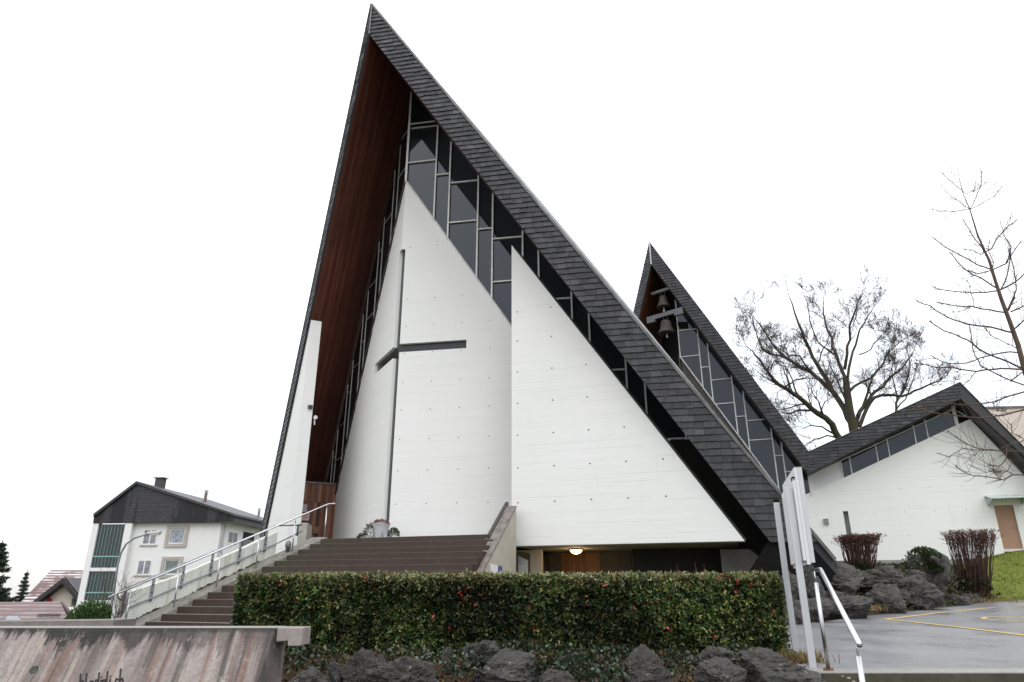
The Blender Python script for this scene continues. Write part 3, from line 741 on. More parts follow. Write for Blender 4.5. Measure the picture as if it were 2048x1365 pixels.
# notices beside the door (they hang on the door wall)
def sign(u0, v0, u1, v1, base, nn, ax, name, lab, cat, colr, off=.03, th=.012, extra=None):
    p = pl(u0, v0, base, nn); q = pl(u1, v1, base, nn)
    no = nn if np.dot(nn, -p) > 0 else -nn
    wv = float(np.dot(q-p, ax)); hv = float(q[2]-p[2])
    mb = MB(); mb.box(p+no*off, ax*wv, zV*hv, no*th)
    o = mb.build(name, plain(name+'_sheet', colr, .5, .4), None); tag(o, lab, cat)
    if extra:
        for (x0, y0, x1, y1, c2, nm) in extra:
            mb = MB(); mb.box(p+no*(off+th+.001)+ax*wv*x0+zV*hv*y0, ax*wv*(x1-x0), zV*hv*(y1-y0), no*.002); mb.build(nm, plain(nm, c2, .5), o)
    return o
sign(602.5, 1009.5, 612, 1025, DW, dL, wdir, 'notice', 'grey paper notice above the red and white notice beside the wooden door', 'notice', (.50, .50, .52), .09, .012,
     [(.12, .2+.2*i, .88, .26+.2*i, (.30, .30, .32), 'printed_line') for i in range(3)])
sign(600.5, 1026.5, 616.5, 1042, DW, dL, wdir, 'notice', 'red and white notice with printed lines beside the wooden door', 'notice', (.75, .70, .70), .09, .012,
     [(.0, .0, .25, 1., (.55, .04, .07), 'red_band')]+[(.32, .15+.2*i, .92, .26+.2*i, (.55, .06, .09), 'printed_line') for i in range(4)])

# basement entrance: back wall of panels, doors, pier
TBk = 23.2
def bk(u): return float(np.dot(atT(u, 1120, TBk), eV))
cols = [(1040, 1068, 'white'), (1068, 1094, 'blk'), (1094, 1122, 'stone'), (1122, 1200, 'wood'), (1200, 1240, 'stone'), (1240, 1263, 'blk'), (1263, 1293, 'stone2'), (1293, 1318, 'blk'), (1318, 1450, 'dark'), (1450, 1600, 'dark2')]
mm = {'white': MT['frame'], 'blk': plain('dark_door', (.02, .010, .008), .5), 'stone': concrete('aggregate_panel', (.10, .09, .075), (.17, .15, .12), .9, 6), 'wood': MT['lampwood'],
      'stone2': concrete('grey_panel', (.09, .09, .085), (.14, .14, .13), .9, 6), 'dark': concrete('dark_panel', (.05, .047, .043), (.08, .075, .07), .9, 5), 'dark2': concrete('pier_panel', (.11, .105, .10), (.15, .145, .14), .9, 5)}
nmz = {'white': 'wall_panel', 'blk': 'door', 'stone': 'wall_panel', 'wood': 'door', 'stone2': 'wall_panel', 'dark': 'wall_panel', 'dark2': 'wall_panel'}
for i, (a, b, t) in enumerate(cols):
    mb = MB(); s_a, s_b = bk(a), bk(b); mb.box(W(s_a+.006, TBk-(.02 if i % 2 else .0), -1.2), eV*(s_b-s_a-.012), zV*2.398, nV*.2); mb.build(nmz[t], mm[t], church)
mb = MB(); mb.box(W(SB0-1.2, 21.0, -1.2), eV*.3, zV*2.4, nV*2.2); mb.build('side_wall', MT['conc'], church)
# sloping pier at the right end of the basement entrance
mb = MB(); p0 = atT(1440, 1099, 20.6); p1 = atT(1500, 1099, 20.6); p2 = atT(1580, 1165, 20.6)
mb.prism([p0, p1, p2, p2-zV*1.4, p0-zV*2.2], nV*.6); mb.build('pier', concrete('pier_concrete', (.12, .115, .11), (.18, .175, .165), .85, 3), church)
# white gate panel and small camera near the parapet
mb = MB(); a = atT(1036, 1112, 19.9); b = atT(1055, 1121, 19.9); mb.prism([a, b, b-zV*1.9, a-zV*1.9], nV*.05); o = mb.build('gate', MT['frame'], None); tag(o, 'pale metal gate panel at the basement entrance right of the stair wall', 'gate')

# ceiling lamp, lit
lc = atZ(1152, 1098.5, zb0-.01); lamp = thing('ceiling_lamp', lc, 'lit round glass lamp under the ceiling of the basement entrance', 'lamp')
em = bpy.data.materials.new('lamp_glass'); em.use_nodes = True; eb = em.node_tree.nodes['Principled BSDF']; eb.inputs['Base Color'].default_value = (1, .8, .5, 1); eb.inputs['Emission Color'].default_value = (1, .60, .22, 1); eb.inputs['Emission Strength'].default_value = 5.5
MB().lathe(lc, [(.19, -.01), (.185, -.05), (.15, -.10), (.09, -.135), (.02, -.15)], 20).build('lamp_shade', em, lamp, smooth=True)
pl_ = bpy.data.lights.new('lamp_bulb', 'POINT'); pl_.energy = 14; pl_.color = (1, .66, .32); pl_.shadow_soft_size = .1; po_ = bpy.data.objects.new('lamp_bulb', pl_); po_.location = (0, 0, -.24); link(po_, lamp)
MB().lathe(lc, [(.21, .0), (.21, -.025), (.19, -.03)], 20).build('lamp_ring', plain('brass_ring', (.5, .35, .12), .4, .5, .6), lamp)

# ------------------------------------------------------------------ landing and stair
C0 = np.array([-14.27, 13.57, -.695]); CS = np.array([.1295, .334, .165])
stair = thing('staircase', W(-10.5, 15, -1), 'wide dark concrete staircase rising to the church door', 'staircase'); 
for k in range(-4, 14):
    s_, t_, z_ = C0+CS*k
    mb = MB(); sR = -6.95
    mb.box(W(s_, t_, z_-.185), eV*(sR-s_), nV*(.42 if k < 13 else 3.2), zV*.185)
    mb.build('step', MT['step'], stair, bevel=.006)
    mb = MB(); 
# landing behind
mb = MB(); mb.prism([W(-15.2, 21.0, 1.442), W(-6.95, 21.0, 1.442), W(-6.95, 31, 1.442), W(-15.2, 31, 1.442)], -zV*.25); struct(mb.build('landing', MT['step']))
mb = MB(); mb.prism([W(-12.6, 18.0, 1.10), W(-7.1, 18.0, 1.10), W(-7.1, 30, 1.10), W(-12.6, 30, 1.10)], -zV*2.7); struct(mb.build('landing_base', MT['darkconc']))
# stringer (sloping side slab) left of the steps
cdir = np.array([CS[0], CS[1], 0]); ln = np.hypot(*cdir[:2]); cw = eV*cdir[0]/ln+nV*cdir[1]/ln; cs_ = CS[2]/ln    # world direction of the stair side and its slope
def SD(d, off, dz=0):      # d metres along the side line from corner 0, off metres to the left
    return W(C0[0], C0[1], C0[2])+cw*d-eV*off+zV*(cs_*d+dz)
LN = ln*13.6
mb = MB(); mb.hexa([SD(-1.6, .0, -.03), SD(-1.6, .55, -.03), SD(-1.6, .55, -.9), SD(-1.6, 0, -.9), SD(LN, .0, -.03), SD(LN, .55, -.03), SD(LN, .55, -.9), SD(LN, 0, -.9)])
mb.build('stringer', concrete('stringer_concrete', (.16, .15, .135), (.27, .255, .235), .7, 3, (.10, .10, .06)), stair)
# mud and moss clumps along the foot of the wall
cl = MB()
for i in range(150):
    d = rng.uniform(-.6, LN*.72); d += .25*sin(d*5); p = SD(d, .545+rng.normal(0, .012), -.03); r = rng.uniform(.012, .05)*(1 if i % 6 else 1.5)
    cl.lathe(p, [(r, -.02), (r*.8, r*.4), (r*.3, r*.6)], 6)
tag(cl.build('moss', plain('moss_litter', (.085, .06, .035), .95, .1, 0, .3), None, kind='stuff'), 'brown moss and litter along the foot of the left stair wall', 'moss')

# left raking wall
WP = SD(0, .56); WNm = np.array([cw[1], -cw[0], 0])           # plane normal (to the right)
def WL_(u, v): return pl(u, v, WP, WNm)
tops = [(240, 1191), (350, 1155.5), (480, 1100.5), (556, 1064)]
pts = [WL_(*p) for p in tops]
a0 = WL_(228, 1250)
poly = [pts[0], pts[1], pts[2], pts[3], np.array([pts[3][0], pts[3][1], -1.7]), np.array([pts[0][0], pts[0][1], -1.7])]
mb = MB(); mb.prism(poly, -WNm*.28)
swm = concrete('painted_stair_wall', (.56, .58, .52), (.66, .67, .63), .8, 1.2, (.34, .35, .25))
o = mb.build('stair_wall', swm, None); tag(o, 'pale greenish raking wall left of the stairs carrying the handrail', 'wall')
# pillar at the stair head
mb = MB(); Yp = 23.3; a = atY(598, 1046, Yp); b = atY(615.5, 1046, Yp); mb.box(np.array([a[0], Yp, -1]), np.array([b[0]-a[0], 0, 0]), zV*(a[2]+1), np.array([-.15, 1.1, 0]))
tag(mb.build('pillar', MT['conc'], None, bevel=.01), 'short pale concrete pillar at the stair head beside the fin', 'pillar')

# right raking fin wall of the stair with cap and dark rail
sO_, sI_ = -6.8, -7.12
def onS(u, v, s): return pl(u, v, eV*s, eV)
f1, f0 = onS(1032, 1015.5, sO_), onS(963, 1150, sO_); dr = (f1-f0)
f00 = f0-dr*1.0
mb = MB(); mb.prism([f1, f00, f00-zV*1.2, np.array([f1[0], f1[1], -1.6])], -eV*.30)
rw = thing('stair_wall', np.array([f0[0], f0[1], -1.5]), 'beige raking wall right of the stairs with sloping cap and rail', 'wall')
mb.build('wall', concrete('beige_concrete', (.40, .37, .31), (.52, .49, .42), .85, 1.6, None), rw)
mb = MB(); mb.prism([f1+zV*.004+eV*.02, f00+zV*.004+eV*.02, f00+zV*.05+eV*.02, f1+zV*.05+eV*.02], -eV*.30); mb.build('cap', MT['conc_cap'], rw)
r1, r0 = onS(1017, 1006, -7.2), onS(940, 1146, -7.2); r00 = r0-(r1-r0)
mb = MB(); mb.prism([r1+zV*.03, r1-zV*.16, r00-zV*.16, r00+zV*.03], -eV*.10); mb.build('rail_board', plain('dark_rail_board', (.075, .065, .058), .7), rw)
# blue and white sign on it
a = onS(980, 1128, sO_+.01); b = onS(995, 1131, sO_+.01); c = onS(1003.5, 1133, sO_+.01)
sg = thing('sign', a, 'white and blue sign on the beige raking wall behind the hedge', 'sign')
mb = MB(); mb.prism([a, b, b-zV*.42, a-zV*.42], eV*.012); mb.build('white_panel', plain('sign_white', (.80, .82, .85), .4), sg)
mb = MB(); mb.prism([b, c, c-zV*.42, b-zV*.42], eV*.012); mb.build('blue_panel', plain('sign_blue', (.04, .06, .30), .4), sg)
m1 = (b+c)/2-zV*.12+eV*.014
mb = MB(); mb.tube([m1, m1-zV*.08], .02, 6); mb.lathe(m1-zV*.16, [(.05, -.03), (.055, 0), (.05, .03)], 10); mb.build('pictogram', MT['frame_white'], sg)

# bright handrail on the stringer
RP = SD(0, .16); 
def RL_(u, v, off=.16): return pl(u, v, SD(0, off), WNm)
hr = thing('handrail', RL_(345, 1227), 'stainless steel handrail on slim posts climbing the left side of the stairs', 'handrail')
ra, rb = RL_(217, 1195.5), RL_(657, 1008.5); rc = rb+(eV*.25-nV*.02)
mb = MB(); mb.tube([ra, ra+(rb-ra)*.5, rb, rc], .0235, 10); mb.build('rail', MT['steel'], hr, smooth=True)
for (u0, v0) in [(248, 1259), (345, 1227), (431, 1184.5), (510.5, 1144), (583.5, 1109), (648.4, 1077.5)]:
    p = RL_(u0, v0); d = np.dot(p-ra, rb-ra)/np.dot(rb-ra, rb-ra)
    # find rail height above post
    hx = (rb-ra); kx = ((p[0]-ra[0])*hx[0]+(p[1]-ra[1])*hx[1])/(hx[0]**2+hx[1]**2); zt = ra[2]+hx[2]*kx
    zb_ = C0[2]+cs_*float(np.dot(p-SD(0, .16), cw))-.06
    mb = MB(); mb.tube([np.array([p[0], p[1], min(p[2], zb_)-.02]), np.array([p[0], p[1], zt-.10])], .021, 8); mb.tube([np.array([p[0], p[1], zt-.11]), np.array([p[0], p[1], zt-.01])], .008, 6)
    mb.build('post', MT['steel'], hr, smooth=True)
# galvanised railing bolted to the wall
def GL_(u, v): return pl(u, v, SD(0, .50), WNm)
ga = thing('wall_railing', GL_(300, 1204), 'galvanised railing with flat posts bolted on the left stair wall', 'railing')
low = [GL_(*p) for p in [(238, 1252-6), (229, 1238), (226, 1231), (231, 1226), (243.8, 1221.7), (300, 1198), (360, 1172), (420, 1147), (480, 1120.5), (558.6, 1085), (604, 1063)]]
MB().tube(low, .019, 8).build('rail', MT['galv'], ga, smooth=True)
upr = [GL_(*p) for p in [(243, 1201), (236, 1196), (235.5, 1188), (240, 1183), (254, 1176), (311, 1152.5), (371, 1127), (428, 1103.5), (484, 1081), (520, 1066), (550, 1052), (604, 1050.5)]]
MB().tube(upr, .021, 8).build('rail', MT['galv'], ga, smooth=True)
for (a, b, c, d) in [(254, 1173.8, 243.8, 1228.5), (311, 1150.6, 301.2, 1204), (371, 1125.3, 362.4, 1178), (428, 1102, 420.8, 1152.6), (484.7, 1084, 477.5, 1128.7), (535, 1062, 530, 1104), (600, 1051, 595, 1072)]:
    p = GL_(a, b); q = GL_(c, d); p = np.array([q[0], q[1], p[2]])
    mb = MB(); mb.box(q-cw*.035-WNm*.02, cw*.07, zV*(p[2]-q[2]), -WNm*.012); mb.build('bracket', MT['galv'], ga)
    mb = MB()
    for t in (.06, .35, .62): mb.tube([q+zV*(p[2]-q[2])*t-WNm*.02, q+zV*(p[2]-q[2])*t+WNm*.012], .016, 6)
    mb.build('bolts', MT['dkmetal'], ga)
# bollard light by the stair head
p = WL_(565, 1110)+WNm*.25; p = np.array([p[0], p[1], p[2]-.15]); bl = thing('bollard_light', p, 'small dark bollard light with round grey globe beside the stair wall', 'lamp')
MB().lathe(p, [(.05, 0), (.05, .26), (.065, .28), (.065, .31)], 12).build('post', MT['dkmetal'], bl)
MB().lathe(p+zV*.31, [(.05, 0), (.085, .05), (.09, .12), (.07, .19), (.02, .22)], 14).build('globe', plain('smoked_globe', (.14, .14, .14), .2), bl, smooth=True)

# flower pots in front of the cross
def pot(u, v, T, r, h, lab, oval=1.):
    c = atT(u, v, T); c = np.array([c[0], c[1], 1.45]); o = thing('flower_pot', c, lab, 'flower pot', 'flower pots at the foot of the cross')
    MB().lathe(c, [(r*.72, 0), (r*.78, h*.25), (r*.95, h*.8), (r*1.0, h*.93), (r*1.05, h*.94), (r*1.05, h), (r*.9, h), (r*.88, h*.9)], 22).build('pot', POTM, o, smooth=False)
    return o, c
POTM = M('grey_stoneware', .6, .3); _f = POTM.math('FRACT', POTM.math('MULTIPLY', (lambda s_: s_.outputs[2])((lambda n_: (POTM.l(POTM.coord(), n_.inputs[0]), n_)[1])(POTM.n('ShaderNodeSeparateXYZ'))), 9))
POTM.base(POTM.mix(POTM.noise(3, 4), (.36, .37, .39), (.52, .53, .55))); POTM.bump(_f, .3, .02); POTM = POTM.m
def leaves(ctr, out_, n_, size, cols, mat, aspect=.42, droop=0.25, sd=None):
    """numpy leaf cloud: ctr (N,3) leaf bases, out_ (N,3) growth directions"""
    N = len(ctr); d = out_+rng.normal(0, .35, (N, 3)); d /= np.linalg.norm(d, axis=1)[:, None]
    up = rng.normal(0, 1, (N, 3)); sd_ = np.cross(d, up); sd_ /= np.linalg.norm(sd_, axis=1)[:, None]+1e-9; nn = np.cross(sd_, d)
    Ls = (size*rng.uniform(.6, 1.25, N))[:, None]; wv = Ls*aspect*.5*rng.uniform(.8, 1.2, (N, 1))
    b = ctr; t = ctr+d*Ls-nn*Ls*droop*.4
    r1 = b+d*Ls*.33+sd_*wv+nn*Ls*.07; r2 = b+d*Ls*.68+sd_*wv*.85+nn*Ls*.04; l1 = b+d*Ls*.33-sd_*wv+nn*Ls*.07; l2 = b+d*Ls*.68-sd_*wv*.85+nn*Ls*.04
    V = np.stack([b, r1, r2, t, l2, l1], 1).reshape(-1, 3); i = np.arange(N)*6
    F = np.concatenate([np.stack([i, i+1, i+2, i+3], 1), np.stack([i, i+3, i+4, i+5], 1)])
    return V, F, np.concatenate([cols, cols])
def dirs(n_):
    d = rng.normal(0, 1, (n_, 3)); return d/np.linalg.norm(d, axis=1)[:, None]
def palette(n_, cs, pr, var=.25):
    c = np.array(cs)[rng.choice(len(cs), n_, p=np.array(pr)/sum(pr))]; return np.clip(c*rng.uniform(1-var, 1+var, (n_, 1)), 0, 1)
def plantball(c, rx, rz, n_, size, cs, pr, parent, name='foliage', asp=.45):
    d = dirs(n_); d[:, 2] = np.abs(d[:, 2])*1.0; r = rng.uniform(.5, 1, (n_, 1))**.5
    ctr = c+d*r*np.array([rx, rx, rz]); V, F, C_ = leaves(ctr, d, n_, size, palette(n_, cs, pr), None, asp)
    return npmesh(name, V, F, MT['leaf'], parent, C_, kind='stuff')
GRN = [(.035, .07, .02), (.06, .10, .03), (.02, .045, .015)]
o, c = pot(760.5, 1075, 19.45, .27, .52, 'tall ridged grey pot with pink heather in front of the cross slot')
plantball(c+zV*.50, .26, .16, 500, .05, [(.28, .05, .10), (.20, .09, .07), (.10, .12, .04)], [3, 1, 1], o, asp=.3)
o, c = pot(739, 1075, 19.3, .17, .17, 'low round white pot with grasses left of the tall grey pot')
plantball(c+zV*.15, .17, .38, 260, .10, [(.05, .08, .03), (.45, .20, .28), (.08, .10, .04)], [3, 1, 1], o, asp=.18)
plantball(c+zV*.04-eV*.22, .17, .18, 320, .09, GRN, [1, 1, 1], o, 'side_foliage', .2)
o, c = pot(775, 1075, 19.3, .16, .26, 'small square-shouldered white pot right of the tall grey pot')
plantball(c+zV*.14+eV*.20, .18, .24, 560, .05, GRN, [1, 1, 1], o)
# ------------------------------------------------------------------ BELL TOWER
TF, TW = 38.7, 40.0
tower = thing('bell_tower', W(0, 41, 1.4), 'smaller slate prow gable of the bell tower with two bells and tall glazing', 'bell tower')
def P2(u, v, T): p = atT(u, v, T); return float(np.dot(p, eV)), float(p[2])
ba, bi = P2(1299, 485, TF), P2(1303, 528, TF); bi = (ba[0], bi[1])
va, vi = P2(1618, 905, TF), P2(1615.5, 946, TF)
o0 = nV*TF
q4 = [ba, va, vi, bi]
def back_prism(parent, quad, T, th, mat, name):
    mb = MB(); mb.prism([W(s, T, z) for s, z in quad], nV*th); return mb.build(name, mat, parent)
fb_ = back_prism(tower, q4, TF+.01, .12, MT['dkmetal'], 'fascia')
slates(q4, o0, eV, -nV, .19, .32, fb_, 0)
# roof body behind it
def roofbody(parent, quad, T0_, T1_, name='roof_slope'):
    mb = MB(); mb.prism([W(s, T0_, z-.02) for s, z in quad], nV*(T1_-T0_)); return mb.build(name, MT['dkmetal'], parent)
roofbody(tower, q4, TF+.13, 56)
mlt = 2.7
def TLV(k, z): return W(ba[0]-k, TF+TL*k, z)
kq = 4.2
lqt = [(0, ba[1]), (lenT := kq*math.hypot(1, TL), ba[1]-mlt*kq), (lenT, bi[1]-mlt*kq), (0, bi[1])]
dvt = TLV(1, 0)-TLV(0, 0); dvt /= np.linalg.norm(dvt); nlt = np.array([dvt[1], -dvt[0], 0]); nlt = nlt if np.dot(nlt, -eV) > 0 else -nlt
APT = W(ba[0], TF, 0)
mb = MB(); mb.prism([APT+dvt*p[0]+zV*p[1]+nlt*.004 for p in lqt], -nlt*.1); fl2 = mb.build('fascia', MT['dkmetal'], tower)
slates(lqt, APT+nlt*.01, dvt, nlt, .19, .32, fl2, 0)
def backt(p, T=56): return p+nV*(T-np.dot(p, nV))
fr_ = [TLV(0, ba[1]-.02), TLV(kq, ba[1]-mlt*kq-.02), TLV(kq, bi[1]-mlt*kq), TLV(0, bi[1])]
fr_ = [p+np.array(nV)*.12 for p in fr_]
MB().hexa(fr_+[backt(p) for p in fr_]).build('roof_slope', MT['dkmetal'], tower)
MB().add([TLV(0, bi[1]-.05), TLV(kq, bi[1]-mlt*kq-.05), backt(TLV(kq, bi[1]-mlt*kq-.05), 50), backt(TLV(0, bi[1]-.05), 50)], [(0, 1, 2, 3)]).build('soffit', MT['towerwood'], tower, label='red-brown boarded inside of the left tower roof')
mb = MB(); mb.tube([W(ba[0], TF-.04, ba[1]), W(ba[0], TF-.04, bi[1]-.05)], .035, 6); mb.build('corner_flashing', MT['frame'], tower)
mb = MB(); mb.tube([W(bi[0]-.02, TF-.03, bi[1])]+[TLV(kq, bi[1]-mlt*kq)-nV*.02], .03, 4); mb.build('verge_trim', MT['flash'], tower)
# front glazing of the tower
MT_ = [-3.78, -2.645, -2.15, -1.0, -.465, .765, 1.20, 2.32]
TT = {0: [14.88, 13.2], 1: [12.42], 2: [11.58, 10.13], 3: [9.3], 4: [9.02, 7.9], 5: [6.96], 6: [6.06]}
zut = lambda s: 17.45+(s+3.78)*(5.86-17.45)/(2.32+3.78)
zlt = lambda s: 13.12+(s+3.73)*(5.23-13.12)/(.69+3.73)
for i in range(len(MT_)-1):
    a0_, a1_ = MT_[i], MT_[i+1]; cuts = [99]+sorted(TT.get(i, []), reverse=True)+[-99]
    su = (5.86-17.45)/6.10; sl2 = (5.23-13.12)/4.42
    for a, b in zip(cuts[:-1], cuts[1:]):
        p = clip([(a0_, b), (a1_, b), (a1_, a), (a0_, a)], [(su, -1, 17.45+3.78*su), (-sl2, 1, -(13.12+3.73*sl2)), (0, 1, -4.6)])
        if len(p) < 3: continue
        mb = MB(); mb.prism([W(x, TW+.05+rng.normal(0, .002), z) for x, z in p], nV*.02); mb.build('pane', MT['glass'], tower)
for i, s_ in enumerate(MT_):
    lo = max(zlt(s_)-.1, 4.7); mb = MB(); mb.box(W(s_-.032, TW-.04, lo), eV*.064, zV*(zut(s_)-lo), nV*.11); mb.build('mullion', MT['frame'], tower)
for i, zs in TT.items():
    for z in zs:
        mb = MB(); a = MT_[i]+.042; b = min(MT_[i+1]-.042, -3.78+(z-17.45)/su)
        a = max(a, (z-13.12)/sl2-3.73)
        if b > a: mb.box(W(a, TW-.02, z-.025), eV*(b-a), zV*.05, nV*.08); mb.build('transom', MT['frame'], tower)
mb = MB(); mb.tube([W(-3.73, TW-.07, 13.1), W(.95, TW-.07, 13.1+4.68*sl2)], .04, 4); mb.build('sill', MT['frame_white'], tower)
mb = MB(); mb.tube([W(-3.6, TW-.07, zut(-3.6)), W(2.3, TW-.07, zut(2.3))], .035, 4); mb.build('head_trim', MT['frame'], tower)
mb = MB(); mb.prism([W(-3.9, TW+.03, zlt(-3.9)), W(.9, TW+.03, zlt(.9)), W(2.0, TW+.03, 4.7), W(2.0, TW+.03, 0), W(-3.9, TW+.03, 0)], nV*.3); mb.build('wall', MT['darkconc'], tower)
# left glass face of the belfry (dark)
def BL(k, z): return W(-3.78, TW, z)+dL*k
mb = MB(); mb.prism([BL(0, 17.45), BL(1.5, 15.9), BL(1.5, 4), BL(0, 4)], nL*.05); mb.build('side_glass', MT['black'], tower)
for k in (1.3,): mb = MB(); mb.box(BL(k, 4, )-nL*.05, dL*.06, zV*(13.4-4), nL*.05); mb.build('mullion', MT['frame'], tower)
# beams and bells
bd = np.array([.74, -.68, 0]); bd /= np.linalg.norm(bd); bn = np.array([-bd[1], bd[0], 0])
def bell(u, vt, vl, T, wpx, lab, cl):
    c = atT(u, vl, T); top = atT(u, vt, T); r = wpx/2/FOC*(CT*c[1]+ST*c[2]); h = (top[2]-c[2])
    o = thing('church_bell', c, lab, 'bell', 'bells hanging in the tower')
    MB().lathe(c, [(r, 0), (r*.98, h*.05), (r*.80, h*.18), (r*.66, h*.40), (r*.58, h*.65), (r*.54, h*.86), (r*.44, h*.97), (r*.2, h*1.0), (.05, h*1.0)], 28).build('body', MT['bronze'], o, smooth=True)
    MB().lathe(c, [(.05, -h*cl), (.065, -h*cl+.06), (.04, -h*cl+.14), (.02, 0), (.02, h*.3)], 10).build('clapper', MT['frame'], o, smooth=True)
    mb = MB()
    for dx in (-.12, .12): mb.tube([c+zV*h*.97+bd*dx, c+zV*(h+.30)+bd*dx], .022, 6)
    mb.tube([c+zV*(h+.27)-bd*.14, c+zV*(h+.27)+bd*.14], .02, 6); mb.build('hanger', MT['dkmetal'], o)
    return c, h
c1, h1 = bell(1327.5, 592.5, 615, 39.3, 29, 'upper smaller bell under the thin beam of the tower', .42)
c2, h2 = bell(1333.5, 641.5, 667.5, 39.2, 37, 'lower larger bell under the thick notched beam of the tower', .32)
def beam(c, h, a, b, hh_, name, lab):
    p = c+zV*(h+.28)
    mb = MB(); mb.box(p-bd*a-bn*.08, bd*(a+b), zV*hh_, bn*.16)
    if hh_ > .2:
        mb.box(p-bd*a-bn*.085-zV*.16, bd*.55, zV*.17, bn*.17); mb.box(p+bd*(b-.55)-bn*.085-zV*.16, bd*.55, zV*.17, bn*.17)
    o = mb.build(name, MT['beam'], tower, label=lab)
beam(c1, h1, .75, .55, .17, 'bell_beam', 'thin upper bell beam'); beam(c2, h2, 1.25, 1.2, .26, 'bell_beam', 'thick lower bell beam with notched ends')

# ------------------------------------------------------------------ PARISH HALL
hall = thing('parish_hall', W(8, 41, 1.4), 'low white parish hall with gabled slate fascia and oak door behind the rocks', 'hall')
pk_o, pk_i = P2(1920, 766, TF), P2(1921, 797, TF)
slR = (P2(2048, 896, TF)[1]-pk_o[1])/(P2(2048, 896, TF)[0]-pk_o[0]); slRi = (P2(2048, 911, TF)[1]-pk_i[1])/(P2(2048, 911, TF)[0]-pk_i[0])
qL = [va, pk_o, pk_i, vi]; sx = 14.5
qR = [pk_o, (sx, pk_o[1]+slR*(sx-pk_o[0])), (sx, pk_i[1]+slRi*(sx-pk_i[0])), pk_i]
for qd in (qL, qR):
    f_ = back_prism(hall, qd, TF+.012, .12, MT['dkmetal'], 'fascia'); slates(qd, o0, eV, -nV, .16, .34, f_, 0)
    roofbody(hall, qd, TF+.135, 58)
    a, b = qd[3], qd[2]
    MB().add([W(a[0], TF+.01, a[1]-.012), W(b[0], TF+.01, b[1]-.012), W(b[0], 44, b[1]-.012), W(a[0], 44, a[1]-.012)], [(0, 1, 2, 3)]).build('soffit', MT['soffit_hall'], hall)
mb = MB(); mb.tube([W(va[0], TF-.03, va[1]+.02), W(pk_o[0], TF-.03, pk_o[1]+.02), W(sx, TF-.03, pk_o[1]+slR*(sx-pk_o[0])+.02)], .03, 4); mb.build('verge_flashing', MT['dkmetal'], hall)
# wall with slot and door openings, built from pieces butted together
hw = [P2(*p, TW) for p in [(1580, 1003), (1685.7, 957), (1914, 850), (1940, 838.6)]]
slw = (P2(2048, 951, TW)[1]-hw[3][1])/(P2(2048, 951, TW)[0]-hw[3][0])
def topz(s):
    if s >= hw[3][0]: return hw[3][1]+slw*(s-hw[3][0])
    return float(np.interp(s, [h_[0] for h_ in hw], [h_[1] for h_ in hw]))
zb = P2(1670, 1122, TW)[1]; s0_, z1s = P2(1685.7, 1022.9, TW); s1_ = P2(1694.3, 1022.9, TW)[0]+.0
s1_ = s0_+.24; dA, zD = P2(1987, 1011.4, TW); dB = P2(2026, 1011.4, TW)[0]; zDb = P2(2007.7, 1098.6, TW)[1]
ks = sorted([hw[0][0], hw[1][0], hw[2][0], hw[3][0]])
def wallpiece(sa, sb, za, mbk):
    kk = [sa]+[k for k in ks if sa < k < sb]+[sb]
    mbk.prism([W(sa, TW, za), W(sb, TW, za)]+[W(k, TW, topz(k)) for k in reversed(kk)], nV*.4)
hwl = []
mb = MB(); wallpiece(hw[0][0], s0_, zb, mb); hwl.append(mb.build('wall', MT['whiteL'], hall))
mb = MB(); wallpiece(s1_, dA, zb, mb); mb.build('wall', MT['whiteL'], hall)
mb = MB(); wallpiece(s0_, s1_, z1s, mb); mb.build('wall', MT['whiteL'], hall)
mb = MB(); wallpiece(dA, dB, zD, mb); mb.build('wall', MT['whiteL'], hall)
mb = MB(); wallpiece(dB, 13.4, zb, mb); mb.build('wall', MT['whiteL'], hall)
mb = MB(); mb.box(W(s0_-.1, TW+.28, zb), eV*.5, zV*(z1s-zb), nV*.05); mb.build('slot_window', plain('slot_back', (.22, .22, .22), .7), hall)
mb = MB(); mb.box(W(hw[0][0], TW-.02, zb-2.2), eV*(13.4-hw[0][0]), zV*2.2, nV*.5); mb.build('plinth', MT['plinth'], hall)
mb = MB(); mb.box(W(dA, TW+.12, zDb), eV*(dB-dA), zV*(zD-zDb), nV*.06); dr_ = mb.build('door', MT['doorpale'], hall)
mb = MB(); mb.box(W(dA, TW-.03, zDb-.12), eV*(dB-dA+.05), zV*.115, nV*.2); mb.build('door_step', MT['frame_white'], hall)
mb = MB(); mb.tube([W(dB-.10, TW+.10, zDb+1.0), W(dB-.10, TW+.05, zDb+1.0), W(dB-.22, TW+.05, zDb+1.0)], .012, 6); mb.build('handle', MT['steel'], dr_)
# hall tie holes, faint
hl = []
for z in (2.6, 3.75, 4.9):
    for s in np.arange(2.5, 12, 1.35):
        if z < topz(s)-.3 and not (dA-.1 < s < dB+.1): hl.append((W(s, TW, z), eV, -nV))
discs(hl, .02, 6).build('tie_holes', MT['flash'], hall, kind='stuff')
